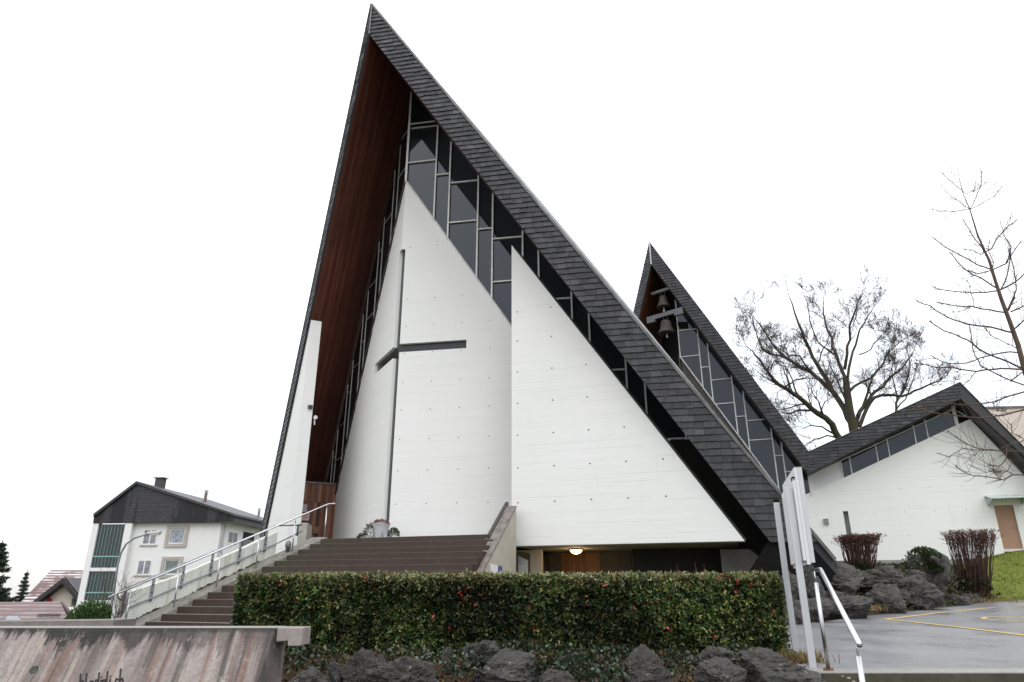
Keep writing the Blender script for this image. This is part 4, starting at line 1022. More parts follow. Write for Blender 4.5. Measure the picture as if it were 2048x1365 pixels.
# clerestory
cx = [4.01, 4.455, 5.79, 6.375, 7.70, 8.29, 9.69]; zt_ = lambda s: P2(1617, 950.6, TW)[1]+(s-P2(1617, 950.6, TW)[0])*((P2(1910, 815.7, TW)[1]-P2(1617, 950.6, TW)[1])/(P2(1910, 815.7, TW)[0]-P2(1617, 950.6, TW)[0]))
sq0 = P2(1620, 984, TW)[0]
mb = MB(); mb.prism([W(sq0, TW+.06, topz(sq0)), W(cx[0], TW+.06, topz(cx[0])), W(cx[0], TW+.06, zt_(cx[0])+.25), W(sq0, TW+.06, zt_(sq0)+.25)], nV*.2); mb.build('plaster_panel', MT['plaster'], hall)
for a, b in zip(cx[:-1], cx[1:]):
    mb = MB(); mb.prism([W(a, TW+.10, topz(a)), W(b, TW+.10, topz(b)), W(b, TW+.10, zt_(b)+.25), W(a, TW+.10, zt_(a)+.25)], nV*.02); mb.build('pane', MT['glass'], hall)
for i, a in enumerate(cx):
    wd = .05 if i < 6 else .17; mb = MB(); mb.box(W(a-wd/2, TW+.02, topz(a)+.002), eV*wd, zV*(zt_(a)-topz(a)+.2), nV*.1); mb.build('mullion', MT['frame_white'], hall)
mb = MB(); mb.tube([W(sq0, TW+.02, zt_(sq0)-.02), W(9.8, TW+.02, zt_(9.8)-.02)], .03, 4); mb.build('head_trim', MT['frame_white'], hall)
mb = MB(); mb.prism([W(9.7, TW+.12, 7.9), W(10.5, TW+.12, 7.9), W(10.5, TW+.12, 9.2), W(9.7, TW+.12, 9.2)], nV*.1); mb.build('corner_glass', MT['black'], hall)
mb = MB(); mb.tube([W(9.85, TW+.05, 8.7), W(10.35, TW+.05, 8.25)], .03, 4); mb.build('brace', MT['frame_white'], hall)
# canopy, floodlight, box
can = [P2(1968.6, 993.7, TW), P2(2037, 992, TW)]
cn = thing('glass_canopy', W(10.8, TW, can[0][1]), 'small greenish glass canopy over the oak door of the hall', 'canopy')
mb = MB(); zc1 = can[0][1]; mb.prism([W(can[0][0], TW-.02, zc1), W(can[1][0]+.1, TW-.02, zc1), W(can[1][0]+.1, TW-1.05, zc1-.22), W(can[0][0], TW-1.05, zc1-.22)], zV*.03)
mb.build('glass_sheet', plain('frosted_glass', (.50, .60, .56), .25, .5), cn)
for s_ in (can[0][0]+.05, can[1][0]+.05):
    mb = MB(); mb.prism([W(s_, TW-.01, zc1-.03), W(s_, TW-1.0, zc1-.25), W(s_, TW-.01, zc1-.45)], eV*.03); mb.build('bracket', plain('canopy_bracket', (.45, .52, .5), .4), cn)
fl = W(*[P2(1993, 942, TW)[0], TW-.12, P2(1993, 942, TW)[1]]); o = thing('wall_floodlight', fl, 'small grey floodlight high on the hall wall above the canopy', 'floodlight')
MB().cbox(fl, .32, .16, .17).build('housing', MT['flash'], o); MB().cbox(fl-nV*.085, .26, .012, .12).build('lens', MT['frame'], o)
bx = P2(1652.3, 1043.8, TW); c = W(bx[0], TW-.06, bx[1]); o = thing('wall_box', c, 'small grey box fixed on the white hall wall left of the slot window', 'box')
MB().cbox(c, .22, .12, .25).build('housing', plain('grey_box', (.28, .28, .28), .6), o, bevel=.01); MB().cbox(c+zV*.13, .25, .15, .02).build('lid', plain('grey_lid', (.22, .22, .22), .6), o)
# rust run below the box: thin stained film
p_ = P2(2042, 1033, TW); 
# pale cream house behind the hall
ch = thing('cream_building', W(20, 62, 0), 'plain cream building partly hidden behind the hall roof', 'building')
a = atT(1968, 818, 62); b = atT(2110, 823, 62)
mb = MB(); mb.prism([a, b+eV*6, b+eV*6-zV*12, a-zV*12], nV*8); mb.build('wall', MT['cream'], ch)
mb = MB(); mb.prism([a-nV*.1-eV*.1, b+eV*6-nV*.1, b+eV*6-nV*.1+zV*.15, a-nV*.1-eV*.1+zV*.15], nV*8.2); mb.build('roof_edge', MT['flash'], ch)

# ------------------------------------------------------------------ APARTMENT HOUSE (left)
AY = radians(4); aE = np.array([cos(AY), -sin(AY), 0]); aN = np.array([sin(AY), cos(AY), 0]); AP = np.array([0, 60., 0])
def AF(u, v, off=0):
    return pl(u, v, AP-aN*off, aN)
apt = thing('apartment_house', AF(320, 1200), 'white apartment house with dark shingled gable left of the church', 'house')
def poly(pts, th, name, mat, parent=apt, off=0, d=None, lab=None):
    mb = MB(); mb.prism([AF(u, v, off) for u, v in pts], (aN if d is None else d)*th); return mb.build(name, mat, parent, label=lab)
c0 = AF(449.6, 1046.7); c1_ = np.array([c0[0], c0[1], -6.]); l0 = AF(250, 1049); l0b = np.array([l0[0], l0[1], -6.])
mb = MB(); mb.prism([l0+zV*.2, c0+zV*.3, c1_, l0b], aN*.3); mb.build('wall', MT['plaster'], apt)
mb = MB(); mb.prism([c0+zV*.3, c1_, c1_+aN*9, c0+aN*9+zV*.3], -aE*.3); mb.build('wall', MT['plaster'], apt)
# gable shingles and overhanging roof
poly([(186, 1047), (463, 1044), (465, 1028), (272.5, 964), (188, 1029)], .4, 'gable', MT['shingle'], off=.5)
r_ = [AF(272.5, 962.5, .7), AF(466, 1027, .7), AF(466, 1031.5, .7), AF(272.5, 968, .7)]
mb = MB(); mb.prism(r_, aN*14); mb.build('roof', MT['dkmetal'], apt); mb = MB(); mb.prism([AF(272.5, 962.5, .7), AF(186.5, 1028, .7), AF(186.5, 1034, .7), AF(272.5, 968, .7)], aN*14); mb.build('roof', MT['dkmetal'], apt)
p = AF(463.5, 1030, .5); q = AF(461.5, 1044, .5); mb = MB(); mb.prism([p, p+aN*14, q+aN*14, q], -aE*.1); mb.build('side_fascia', plain('side_shingle', (.085, .085, .10), .6, .3, 0, .2), apt)
mb = MB(); mb.prism([q, q+aN*14, q+aN*14-aE*1.2, q-aE*1.2], zV*.02); mb.build('eave_soffit', plain('eave', (.5, .49, .47), .8), apt)
# stair tower glazing with white frame
fr = [(160, 1215), (190, 1047), (198.7, 1047), (168, 1215)]
ga0, gb0 = AF(198.7, 1049, .35), AF(252, 1049, .35)
def AFv(s_frac, z, off=.35):   # by fraction between glazing edges, vertical in space
    return np.array([ga0[0]+(gb0[0]-ga0[0])*s_frac, ga0[1]+(gb0[1]-ga0[1])*s_frac, z])-aN*(off-.35)
zt1 = ga0[2]; zs1 = AF(182, 1136, .35)[2]; zs2 = AF(180, 1143, .35)[2]; zb1_ = AF(168, 1201, .35)[2]
def aq(f0, f1, za, zb_, name, mat, th=.1, off=.35):
    mb = MB(); mb.prism([AFv(f0, za, off), AFv(f1, za, off), AFv(f1, zb_, off), AFv(f0, zb_, off)], aN*th); return mb.build(name, mat, apt)
for (za, zb_, nb_) in ((zs1, zt1, 0), (zb1_, zs2, 1)):
    for i in range(8): aq(i/8, (i+1)/8, za, zb_, 'stair_window_pane', MT['glass2'], .05, .3)
    for i in range(1, 8): aq(i/8-.006, i/8+.006, za, zb_, 'glazing_bar', plain('thin_bar', (.25, .33, .33), .5), .04, .36)
    aq(0, 1, za+(zb_-za)*.24, za+(zb_-za)*.24+.1, 'glazing_transom', plain('green_bar', (.25, .45, .42), .5), .05, .38)
aq(-.22, 0, -6, zt1+.1, 'tower_frame', MT['plaster'], .5, .45); aq(1.0, 1.26, -6, zt1+.1, 'tower_frame', MT['plaster'], .5, .45)
aq(0, 1, zs2, zs1, 'tower_frame', MT['plaster'], .3, .42); aq(0, 1, -6, zb1_, 'tower_base', plain('base_dark', (.12, .09, .08), .9), .3, .42)
aq(-.02, 1.0, zb1_-.55, zb1_, 'tower_frame', MT['plaster'], .3, .46)
def window(u0, v0, u1, v1, sur=False, split=True, back=0, blind=None):
    u0 -= 2; u1 += 2; v0 -= 1; v1 += 2
    a = AF(u0, v0, 0); b = AF(u1, v0, 0); zb_ = AF((u0+u1)/2, v1, 0)[2]
    wv = np.dot(b-a, aE); hv = a[2]-zb_; o = a-zV*hv
    if sur:
        mb = MB()
        for (x, y, ww, h2) in ((-.28, -.28, wv+.56, .28), (-.28, hv, wv+.56, .25), (-.28, 0, .28, hv), (wv, 0, .28, hv)):
            mb.box(o+aE*x+zV*y-aN*.12, aE*ww, zV*h2, aN*.12)
        f_ = mb.build('window_surround', MT['tanstone'], apt)
    mb = MB(); F_ = .10
    for (x, y, ww, h2) in ((0, 0, wv, F_), (0, hv-F_, wv, F_), (0, F_, F_, hv-2*F_), (wv-F_, F_, F_, hv-2*F_)): mb.box(o+aE*x+zV*y-aN*.03, aE*ww, zV*h2, aN*.03)
    if split: mb.box(o+aE*(wv/2-F_*.6)+zV*F_-aN*.03, aE*F_*1.2, zV*(hv-2*F_), aN*.03)
    fw = mb.build('window', MT['frame_white'], apt)
    mb = MB(); mb.box(o+aE*F_+zV*F_-aN*.012, aE*(wv-2*F_), zV*(hv-2*F_), aN*.01); mb.build('pane', blind or plain('curtained_glass', (.28, .29, .35), .2, .5, 0, .3), fw)
    if not sur: mb = MB(); mb.box(o-aE*.15-zV*.12-aN*.1, aE*(wv+.3), zV*.11, aN*.1); mb.build('sill', MT['tanstone'], fw)
window(291, 1060, 315, 1088); window(279, 1121, 303, 1148.5)
lace = plain('lace_curtain', (.38, .42, .50), .25, .5, 0, .35)
window(343, 1058.5, 370, 1086, True, False, 0, lace); window(333, 1121, 358, 1148, True, False, 0, plain('green_blind', (.16, .20, .20), .3))
window(268, 1185, 287, 1205)
# side wall windows
def AS(u, v): return pl(u, v, c0, aE)
def sidebox(u0, v0, u1, v1, name, mat, off=.02, parent=apt):
    a = AS(u0, v0); b = AS(u1, v0); z_ = AS((u0+u1)/2, v1)[2]; b = np.array([b[0], b[1], a[2]])
    mb = MB(); mb.prism([a+aE*off, b+aE*off, np.array([b[0], b[1], z_])+aE*off, np.array([a[0], a[1], z_])+aE*off], -aE*.05); return mb.build(name, mat, parent)
def sb(dA_, dB_, z0, z1, name, mat, off):
    o = np.array([c0[0], c0[1], 0])+aN*dA_+aE*off
    mb = MB(); mb.box(o+zV*z0, aN*(dB_-dA_), zV*(z1-z0), -aE*.05); return mb.build(name, mat, apt)
zz0 = c0[2]
d0 = float(np.dot(AS(457, 1061)-c0, aN)); d1 = float(np.dot(AS(477, 1064)-c0, aN)); zw = AS(460, 1061)[2]; zw0 = AS(457, 1088)[2]
sb(d0, d1, zw0, zw, 'window', MT['frame_white'], .03); sb(d0+.2, (d0+d1)/2-.05, zw0+.15, zw-.15, 'pane', MT['glassw'], .05); sb((d0+d1)/2+.1, d1-.15, zw0+.15, zw-.15, 'pane', MT['glassw'], .05)
d2 = float(np.dot(AS(487, 1064)-c0, aN)); d3 = float(np.dot(AS(509, 1068)-c0, aN))
sb(d2, d3, zw0-.3, zw+.1, 'balcony_recess', MT['black'], .03)
mb = MB()
for i in range(9): x = d2+(d3-d2)*(i+.5)/9; p = np.array([c0[0], c0[1], 0])+aN*x+aE*.10; mb.tube([p+zV*(zw0-.3), p+zV*(zw0+.6)], .03, 4)
mb.build('balcony_railing', MT['frame'], apt)
# chimneys
def chim(u, v0, v1, off, wd, name, mat, cap=True, round_=False):
    b = AF(u, v1, -off); t = AF(u, v0, -off); h = t[2]-b[2]
    mb = MB()
    if round_: mb.tube([b-zV*.5, b+zV*h], wd/2, 10)
    else: mb.cbox(b+zV*(h/2-.3), wd, wd*.8, h+.6, aE, aN)
    o = mb.build(name, mat, apt)
    mb = MB()
    if round_: mb.lathe(b+zV*(h+.06), [(wd*.4, 0), (wd*.9, .02), (wd*.2, .14)], 10)
    else: mb.cbox(b+zV*(h+.05), wd*1.35, wd*1.1, .09, aE, aN)
    mb.build('cap', MT['flash'], o)
chim(318.5, 958, 979, 3, .75, 'chimney', MT['darkconc']); chim(409, 985, 1010, 4, .28, 'flue', plain('rusty_flue', (.20, .12, .11), .5), round_=True)
chim(516, 1021, 1042, 9, .24, 'flue', MT['galv'], round_=True)

# ------------------------------------------------------------------ HOUSES far left
def hz(u, v, Y): return atY(u, v, Y)
h1_ = thing('tiled_house', hz(100, 1200, 80), 'beige house with snow dusted red tile roof and dark gable verge', 'house', 'tiled houses at the far left')
def P_(pts, Y, th, name, mat, par, lab=None, dY=1):
    mb = MB(); mb.prism([hz(u, v, Y) for u, v in pts], np.array([0, th, 0])); return mb.build(name, mat, par, label=lab)
rf = [hz(102, 1141, 92), hz(180, 1141, 92), hz(180, 1206, 82), hz(40, 1206, 82)]
mb = MB(); mb.prism(rf, -zV*.3); mb.build('roof', MT['tiles'], h1_)
P_([(128, 1160), (160, 1195), (160, 1215), (60, 1215), (66, 1203)], 78, 6, 'wall', MT['cream'], h1_)
for a, b in (((126, 1156), (60, 1207)), ((126, 1156), (161, 1200))):
    A_, B_ = hz(*a, 77), hz(*b, 77); mb = MB(); mb.prism([A_, B_, B_-zV*.55, A_-zV*.55], np.array([0, 4., 0])); mb.build('verge_board', MT['dkmetal'], h1_)
    mb = MB(); mb.prism([A_+zV*.08+np.array([0, .3, 0]), B_+zV*.08+np.array([0, .3, 0]), hz(b[0]+(8 if b[0] > 126 else -2), b[1]-4, 90), hz(145, 1152, 90)], zV*.1)
    if b[0] > 126: mb.build('dormer_roof', MT['tiles2'], h1_)
P_([(143, 1195), (151, 1195), (149, 1212), (141, 1212)], 77.9, .1, 'window', MT['tanstone'], h1_); P_([(144.5, 1197), (149.5, 1197), (148, 1210), (143, 1210)], 77.7, .1, 'pane', MT['glassw'], h1_)
P_([(95, 1196), (103, 1196), (102, 1206), (93, 1206)], 77.7, .1, 'shutter', plain('red_shutter', (.30, .02, .04), .6), h1_)
h2_ = thing('low_tiled_house', hz(60, 1230, 60), 'low house roof of reddish tiles with skylight nearest the ledge', 'house', 'tiled houses at the far left')
rf = [hz(-60, 1204.5, 64), hz(121, 1204, 64), hz(143, 1252, 55), hz(-90, 1252, 55)]
mb = MB(); mb.prism(rf, -zV*.3); mb.build('roof', MT['tiles2'], h2_)
A_, B_ = hz(121, 1203, 64), hz(146, 1232, 57); mb = MB(); mb.prism([A_, B_, B_-zV*.4, A_-zV*.4], np.array([0, .3, 0])); mb.build('verge_board', plain('verge_brown', (.10, .06, .06), .7), h2_)
mb = MB(); mb.prism([hz(-80, 1240, 60), hz(128, 1240, 60), hz(128, 1290, 60), hz(-80, 1290, 60)], np.array([0, 3., 0])); mb.build('wall', MT['cream'], h2_)
def onroof(u, v): 
    p0 = rf[0]; n_ = np.cross(rf[1]-rf[0], rf[2]-rf[1]); n_ /= np.linalg.norm(n_); return pl(u, v, p0, n_), (n_ if n_[2] > 0 else -n_)
sk = [onroof(*p)[0] for p in [(11, 1236), (38, 1236), (45, 1246), (6, 1246)]]; nr = onroof(10, 1230)[1]
mb = MB(); mb.prism([p+nr*.03 for p in sk], nr*.12); f_ = mb.build('skylight', plain('skylight_frame', (.10, .08, .12), .5), h2_); cc = sum(sk)/4
mb = MB(); mb.prism([cc+(p-cc)*.78+nr*.155 for p in sk], nr*.02); mb.build('pane', MT['glassw'], f_)
mb = MB()
for i in range(14):
    u = 74+i*3.4; p, _ = onroof(u, 1236-(i % 2)); mb.tube([p, p+zV*.25], .02, 4)
p, _ = onroof(74, 1236); q, _ = onroof(120, 1235); mb.tube([p+zV*.25, q+zV*.25], .03, 4); mb.tube([p+zV*.12, q+zV*.12], .03, 4); mb.build('snow_guard', MT['dkmetal'], h2_)

# ledge wall behind the front retaining wall
Yl = 15.2; a = atY(-260, 1246, Yl); b = atY(228, 1241, Yl)
lg = thing('low_wall', (b+a)/2, 'low brown-grey concrete ledge wall behind the stained retaining wall', 'wall')
mb = MB(); mb.prism([a, b, b-zV*.17, a-zV*.19], np.array([0, .9, 0])); mb.build('coping', concrete('ledge_coping', (.16, .14, .13), (.25, .22, .205), .8, 3), lg)
mb = MB(); mb.prism([a-zV*.19+np.array([0, .1, 0]), b-zV*.17+np.array([0, .1, 0]), b-zV*1.2+np.array([0, .1, 0]), a-zV*1.2+np.array([0, .1, 0])], np.array([0, .7, 0])); mb.build('wall', MT['darkconc'], lg)

# street lamp with curved arm
Yt = 30.; lp = [atY(*p, Yt) for p in [(216.5, 1262), (222, 1218), (230, 1165), (236, 1128), (242, 1106), (252, 1089), (268, 1077), (288, 1070.5), (303, 1067.5)]]
sl_l = thing('street_lamp', lp[0]-zV*.8, 'tall street lamp with curved arm in front of the apartment house', 'street lamp')
b0 = lp[0]; lp2 = [b0-zV*1.5]+lp
MB().tube(lp2, [.075, .07, .06, .05, .045, .042, .04, .036, .034, .03], 8).build('pole', MT['galv'], sl_l, smooth=True)
hd_ = lp[-1]; ld = np.array([1, 0, .12]); ld /= np.linalg.norm(ld)
mb = MB(); mb.box(hd_-ld*.15-np.array([0, .11, .02]), ld*.55, np.array([0, .22, 0]), zV*.09); lh = mb.build('lamp_head', MT['frame'], sl_l, bevel=.02)
mb = MB(); mb.box(hd_+ld*.02-np.array([0, .09, .09]), ld*.34, np.array([0, .18, 0]), zV*.07); mb.build('lens', plain('lamp_lens', (.5, .47, .4), .3), lh)
# ------------------------------------------------------------------ TREES
class TreeB:
    def __init__(s, seed): s.r = np.random.default_rng(seed); s.mb = MB(); s.tw = MB()
    def branch(s, p, d, ln, r, depth, up=.15, wob=.22, kmin=.004, spread=.7, maxd=5):
        n_ = 5 if depth < 3 else 4; pts = [p]; rr = [r]; dd = d/np.linalg.norm(d); q = p
        for i in range(n_):
            dd = dd+s.r.normal(0, wob, 3)*(.35+.12*depth)+np.array([0, 0, up]); dd /= np.linalg.norm(dd)
            q = q+dd*ln/n_; pts.append(q); rr.append(max(kmin, r*(1-.62*(i+1)/n_)))
        (s.mb if depth < 3 else s.tw).tube(pts, rr, 6 if depth < 2 else (4 if depth < 4 else 3), None, False)
        if depth >= maxd: return
        nc = {0: 5, 1: 4, 2: 4, 3: 4, 4: 3}[depth]
        for i in range(nc):
            t = s.r.uniform(.25, 1.0); j = min(n_-1, int(t*n_)); f = t*n_-j
            b = pts[j]+(pts[j+1]-pts[j])*f; ax = pts[j+1]-pts[j]; ax /= np.linalg.norm(ax)
            v = s.r.normal(0, 1, 3); v -= ax*np.dot(v, ax); v /= np.linalg.norm(v)
            nd = ax*1.0+v*spread*.85+np.array([0, 0, up*.4])
            s.branch(b, nd, ln*s.r.uniform(.55, .88)*(1.1-.35*t), max(kmin, rr[j]*s.r.uniform(.4, .6)), depth+1, up, wob, kmin, spread, maxd)
    def limb(s, px, Y, r0, r1, kids=9, dep=1, yj=1.5, ln=3., maxd=5, up=.12, spread=.75, kmin=.004):
        ys = Y+np.cumsum(np.r_[0, s.r.normal(0, yj/len(px), len(px)-1)])+np.linspace(0, s.r.normal(0, yj), len(px))
        P = [atY(u, v, y) for (u, v), y in zip(px, ys)]
        # refine
        Q = [P[0]]; 
        for a, b in zip(P[:-1], P[1:]):
            L_ = np.linalg.norm(b-a); Q.append((a+b)/2+s.r.normal(0, L_*.03, 3)); Q.append(b)
        r0 *= .62; R = r0*(1-np.linspace(0, 1, len(Q)))**.7+r1*.6; s.mb.tube(Q, R, 8, None, False)
        for i in range(kids):
            t = s.r.uniform(.22, 1.) if i > 1 else 1.; x = t*(len(Q)-1); j = min(len(Q)-2, int(x)); b = Q[j]+(Q[j+1]-Q[j])*(x-j)
            ax = Q[j+1]-Q[j]; ax /= np.linalg.norm(ax); v = s.r.normal(0, 1, 3); v -= ax*np.dot(v, ax); v /= np.linalg.norm(v)
            s.branch(b, ax*(.9 if i > 1 else 1.4)+v*spread*.8+np.array([0, 0, .15]), ln*s.r.uniform(.6, 1.1)*(1.15-.35*t), R[j]*.36, dep+1, up, .22, kmin, spread, maxd)
Yt = 58.
tb_ = TreeB(11); bt = thing('bare_tree', atY(1700, 890, Yt), 'large bare spreading tree rising behind the hall roof', 'tree', 'bare trees behind the hall roof')
def z3b(*pts): return [(1480+x/4.014, 560+y/4.014) for x, y in pts]
trunk = z3b((960, 1480), (915, 1210), (880, 1050), (860, 900), (850, 790))
base = atY(*trunk[0], Yt); T_ = [base-zV*6]+[atY(u, v, Yt) for u, v in trunk]
tb_.mb.tube(T_, [.52, .46, .40, .34, .30, .26], 10, None, False)
LB = [
 (z3b((915, 1180), (840, 1040), (745, 900), (690, 790), (620, 680), (560, 560), (500, 420), (440, 270), (390, 120)), .38, .05, 12, 2.6),
 (z3b((745, 900), (640, 800), (560, 730), (450, 680), (350, 610), (270, 530), (200, 420), (110, 300)), .26, .05, 12, 2.6),
 (z3b((450, 680), (330, 610), (215, 585), (170, 520), (130, 420), (100, 290)), .14, .03, 9, 2.2),
 (z3b((850, 800), (790, 660), (740, 540), (700, 400), (670, 270), (670, 150)), .24, .04, 12, 2.4),
 (z3b((840, 720), (860, 600), (885, 480), (880, 370), (930, 240), (975, 120)), .2, .04, 12, 2.4),
 (z3b((865, 780), (890, 640), (930, 520), (960, 400), (1020, 300), (1090, 190)), .18, .03, 11, 2.3),
 (z3b((885, 890), (960, 830), (1050, 790), (1130, 700), (1170, 610), (1250, 530), (1340, 460)), .18, .03, 12, 2.3),
 (z3b((930, 1200), (960, 1060), (1040, 960), (1080, 900), (1150, 860), (1190, 800), (1270, 740), (1350, 640), (1400, 560)), .26, .04, 12, 2.4),
 (z3b((960, 1180), (1020, 1030), (1080, 945), (1200, 925), (1300, 935), (1400, 890), (1500, 850), (1600, 810), (1660, 770)), .24, .03, 14, 1.9),
 (z3b((940, 1090), (1000, 980), (1040, 850), (1060, 780), (1130, 700), (1180, 600), (1210, 520)), .18, .03, 10, 2.2),
 (z3b((860, 1000), (820, 900), (780, 800), (730, 700), (700, 620)), .13, .03, 8, 2.),
 (z3b((620, 680), (650, 590), (700, 510), (730, 430)), .10, .03, 6, 1.8),
 (z3b((780, 640), (700, 560), (620, 490), (560, 330), (540, 180), (500, 110)), .12, .03, 9, 2.0),
 (z3b((560, 730), (480, 610), (390, 610), (310, 550), (240, 490)), .10, .03, 8, 2.0),
 (z3b((960, 600), (1050, 560), (1120, 470), (1160, 420)), .08, .02, 8, 1.8),
]
for px, r0, r1, k, ln in LB: tb_.limb(px, Yt, r0, r1, k-1, 1, 4.0, ln*.86, 5, .07, .9, .010)
tb_.mb.build('trunk', MT['trunk'], bt, smooth=True); tb_.tw.build('twigs', MT['twig'], bt, kind='stuff')
# second leaning stem left of it
tb2 = TreeB(5); bt2 = thing('bare_tree', atY(1680, 900, 54), 'leaning mossy bare tree at the left of the large one above the roof valley', 'tree', 'bare trees behind the hall roof')
px = z3b((900, 1480), (800, 1280), (740, 1160), (690, 1110), (620, 1070), (540, 1000), (470, 940), (380, 880), (290, 830), (230, 750), (160, 640), (100, 570))
T_ = atY(*px[0], 54); tb2.mb.tube([T_-zV*6, T_], [.34, .30], 8, None, False)
tb2.limb(px, 54, .42, .05, 12, 1, 1.5, 2.4, 5, .1, .8, .010)
for px, r0, k in [(z3b((560, 1050), (480, 1045), (400, 1075), (330, 1070)), .14, 6), (z3b((520, 980), (450, 900), (420, 800), (350, 680), (310, 620)), .12, 8), (z3b((360, 860), (450, 800), (530, 790), (640, 800), (700, 850)), .10, 7),
                   (z3b((380, 880), (280, 830), (180, 770), (110, 710)), .10, 8), (z3b((740, 1230), (660, 1180), (560, 1170), (470, 1200)), .10, 8), (z3b((780, 1270), (700, 1250), (600, 1280), (520, 1330)), .10, 8), (z3b((640, 1080), (680, 980), (740, 940)), .08, 5), (z3b((250, 720), (270, 660), (340, 660), (400, 680)), .07, 5)]:
    tb2.limb(px, 54, r0, .02, k, 1, 1., 1.8, 5, .06, .8, .010)
tb2.mb.build('trunk', MT['trunk'], bt2, smooth=True); tb2.tw.build('twigs', MT['twig'], bt2, kind='stuff')
# slimmer tree at right behind the hall roof
tb3 = TreeB(9); bt3 = thing('bare_tree', atY(1795, 830, 64), 'slim pale bare tree between the large tree and the hall gable', 'tree', 'bare trees behind the hall roof')
px = z3b((1240, 1150), (1255, 1040), (1270, 940), (1310, 900), (1350, 780), (1360, 640), (1350, 470)); T_ = atY(*px[0], 64); tb3.mb.tube([T_-zV*9, T_], [.25, .2], 7, None, False)
tb3.limb(px, 64, .18, .03, 9, 1, 1.2, 2.3, 5, .16, .7, .010); tb3.limb(z3b((1255, 1040), (1330, 960), (1390, 800), (1430, 620)), 64, .1, .02, 5, 1, 1., 2.0, 5, .16, .7, .010)
tb3.limb(z3b((1260, 960), (1240, 850), (1220, 700), (1260, 560)), 64, .1, .02, 5, 1, 1., 2.0, 5, .16, .7, .010)
tb3.mb.build('trunk', MT['trunk'], bt3, smooth=True); tb3.tw.build('twigs', MT['twig'], bt3, kind='stuff')

# near bare tree at the right edge (straight leader with long whorled branches)
Yn = 13.5; nt_ = TreeB(21); near = thing('young_bare_tree', atY(2160, 1110, Yn), 'young bare tree with straight leader and long whorled branches at the right edge', 'tree')
ldr = [(2200, 1200), (2120, 960), (2085, 850), (2048, 735), (2036, 690), (2020, 645), (2003, 600), (1990, 560), (1978, 520), (1969, 502), (1955, 470), (1940, 420), (1925, 385), (1917, 350), (1911, 322)]
P = [atY(u, v, Yn) for u, v in ldr]; P[0] = P[0]-zV*.8
nt_.mb.tube(P, [.085, .072, .062, .052, .047, .042, .037, .032, .027, .024, .018, .012, .008, .006, .004], 8, None, False)
def zb(*pts): return [(1840+x/4.548, 320+y/4.548) for x, y in pts]
def zc_(*pts): return [(1780+x/3.593, 600+y/3.593) for x, y in pts]
def ze(*pts): return [(1480+x/2.132, 320+y/2.132) for x, y in pts]
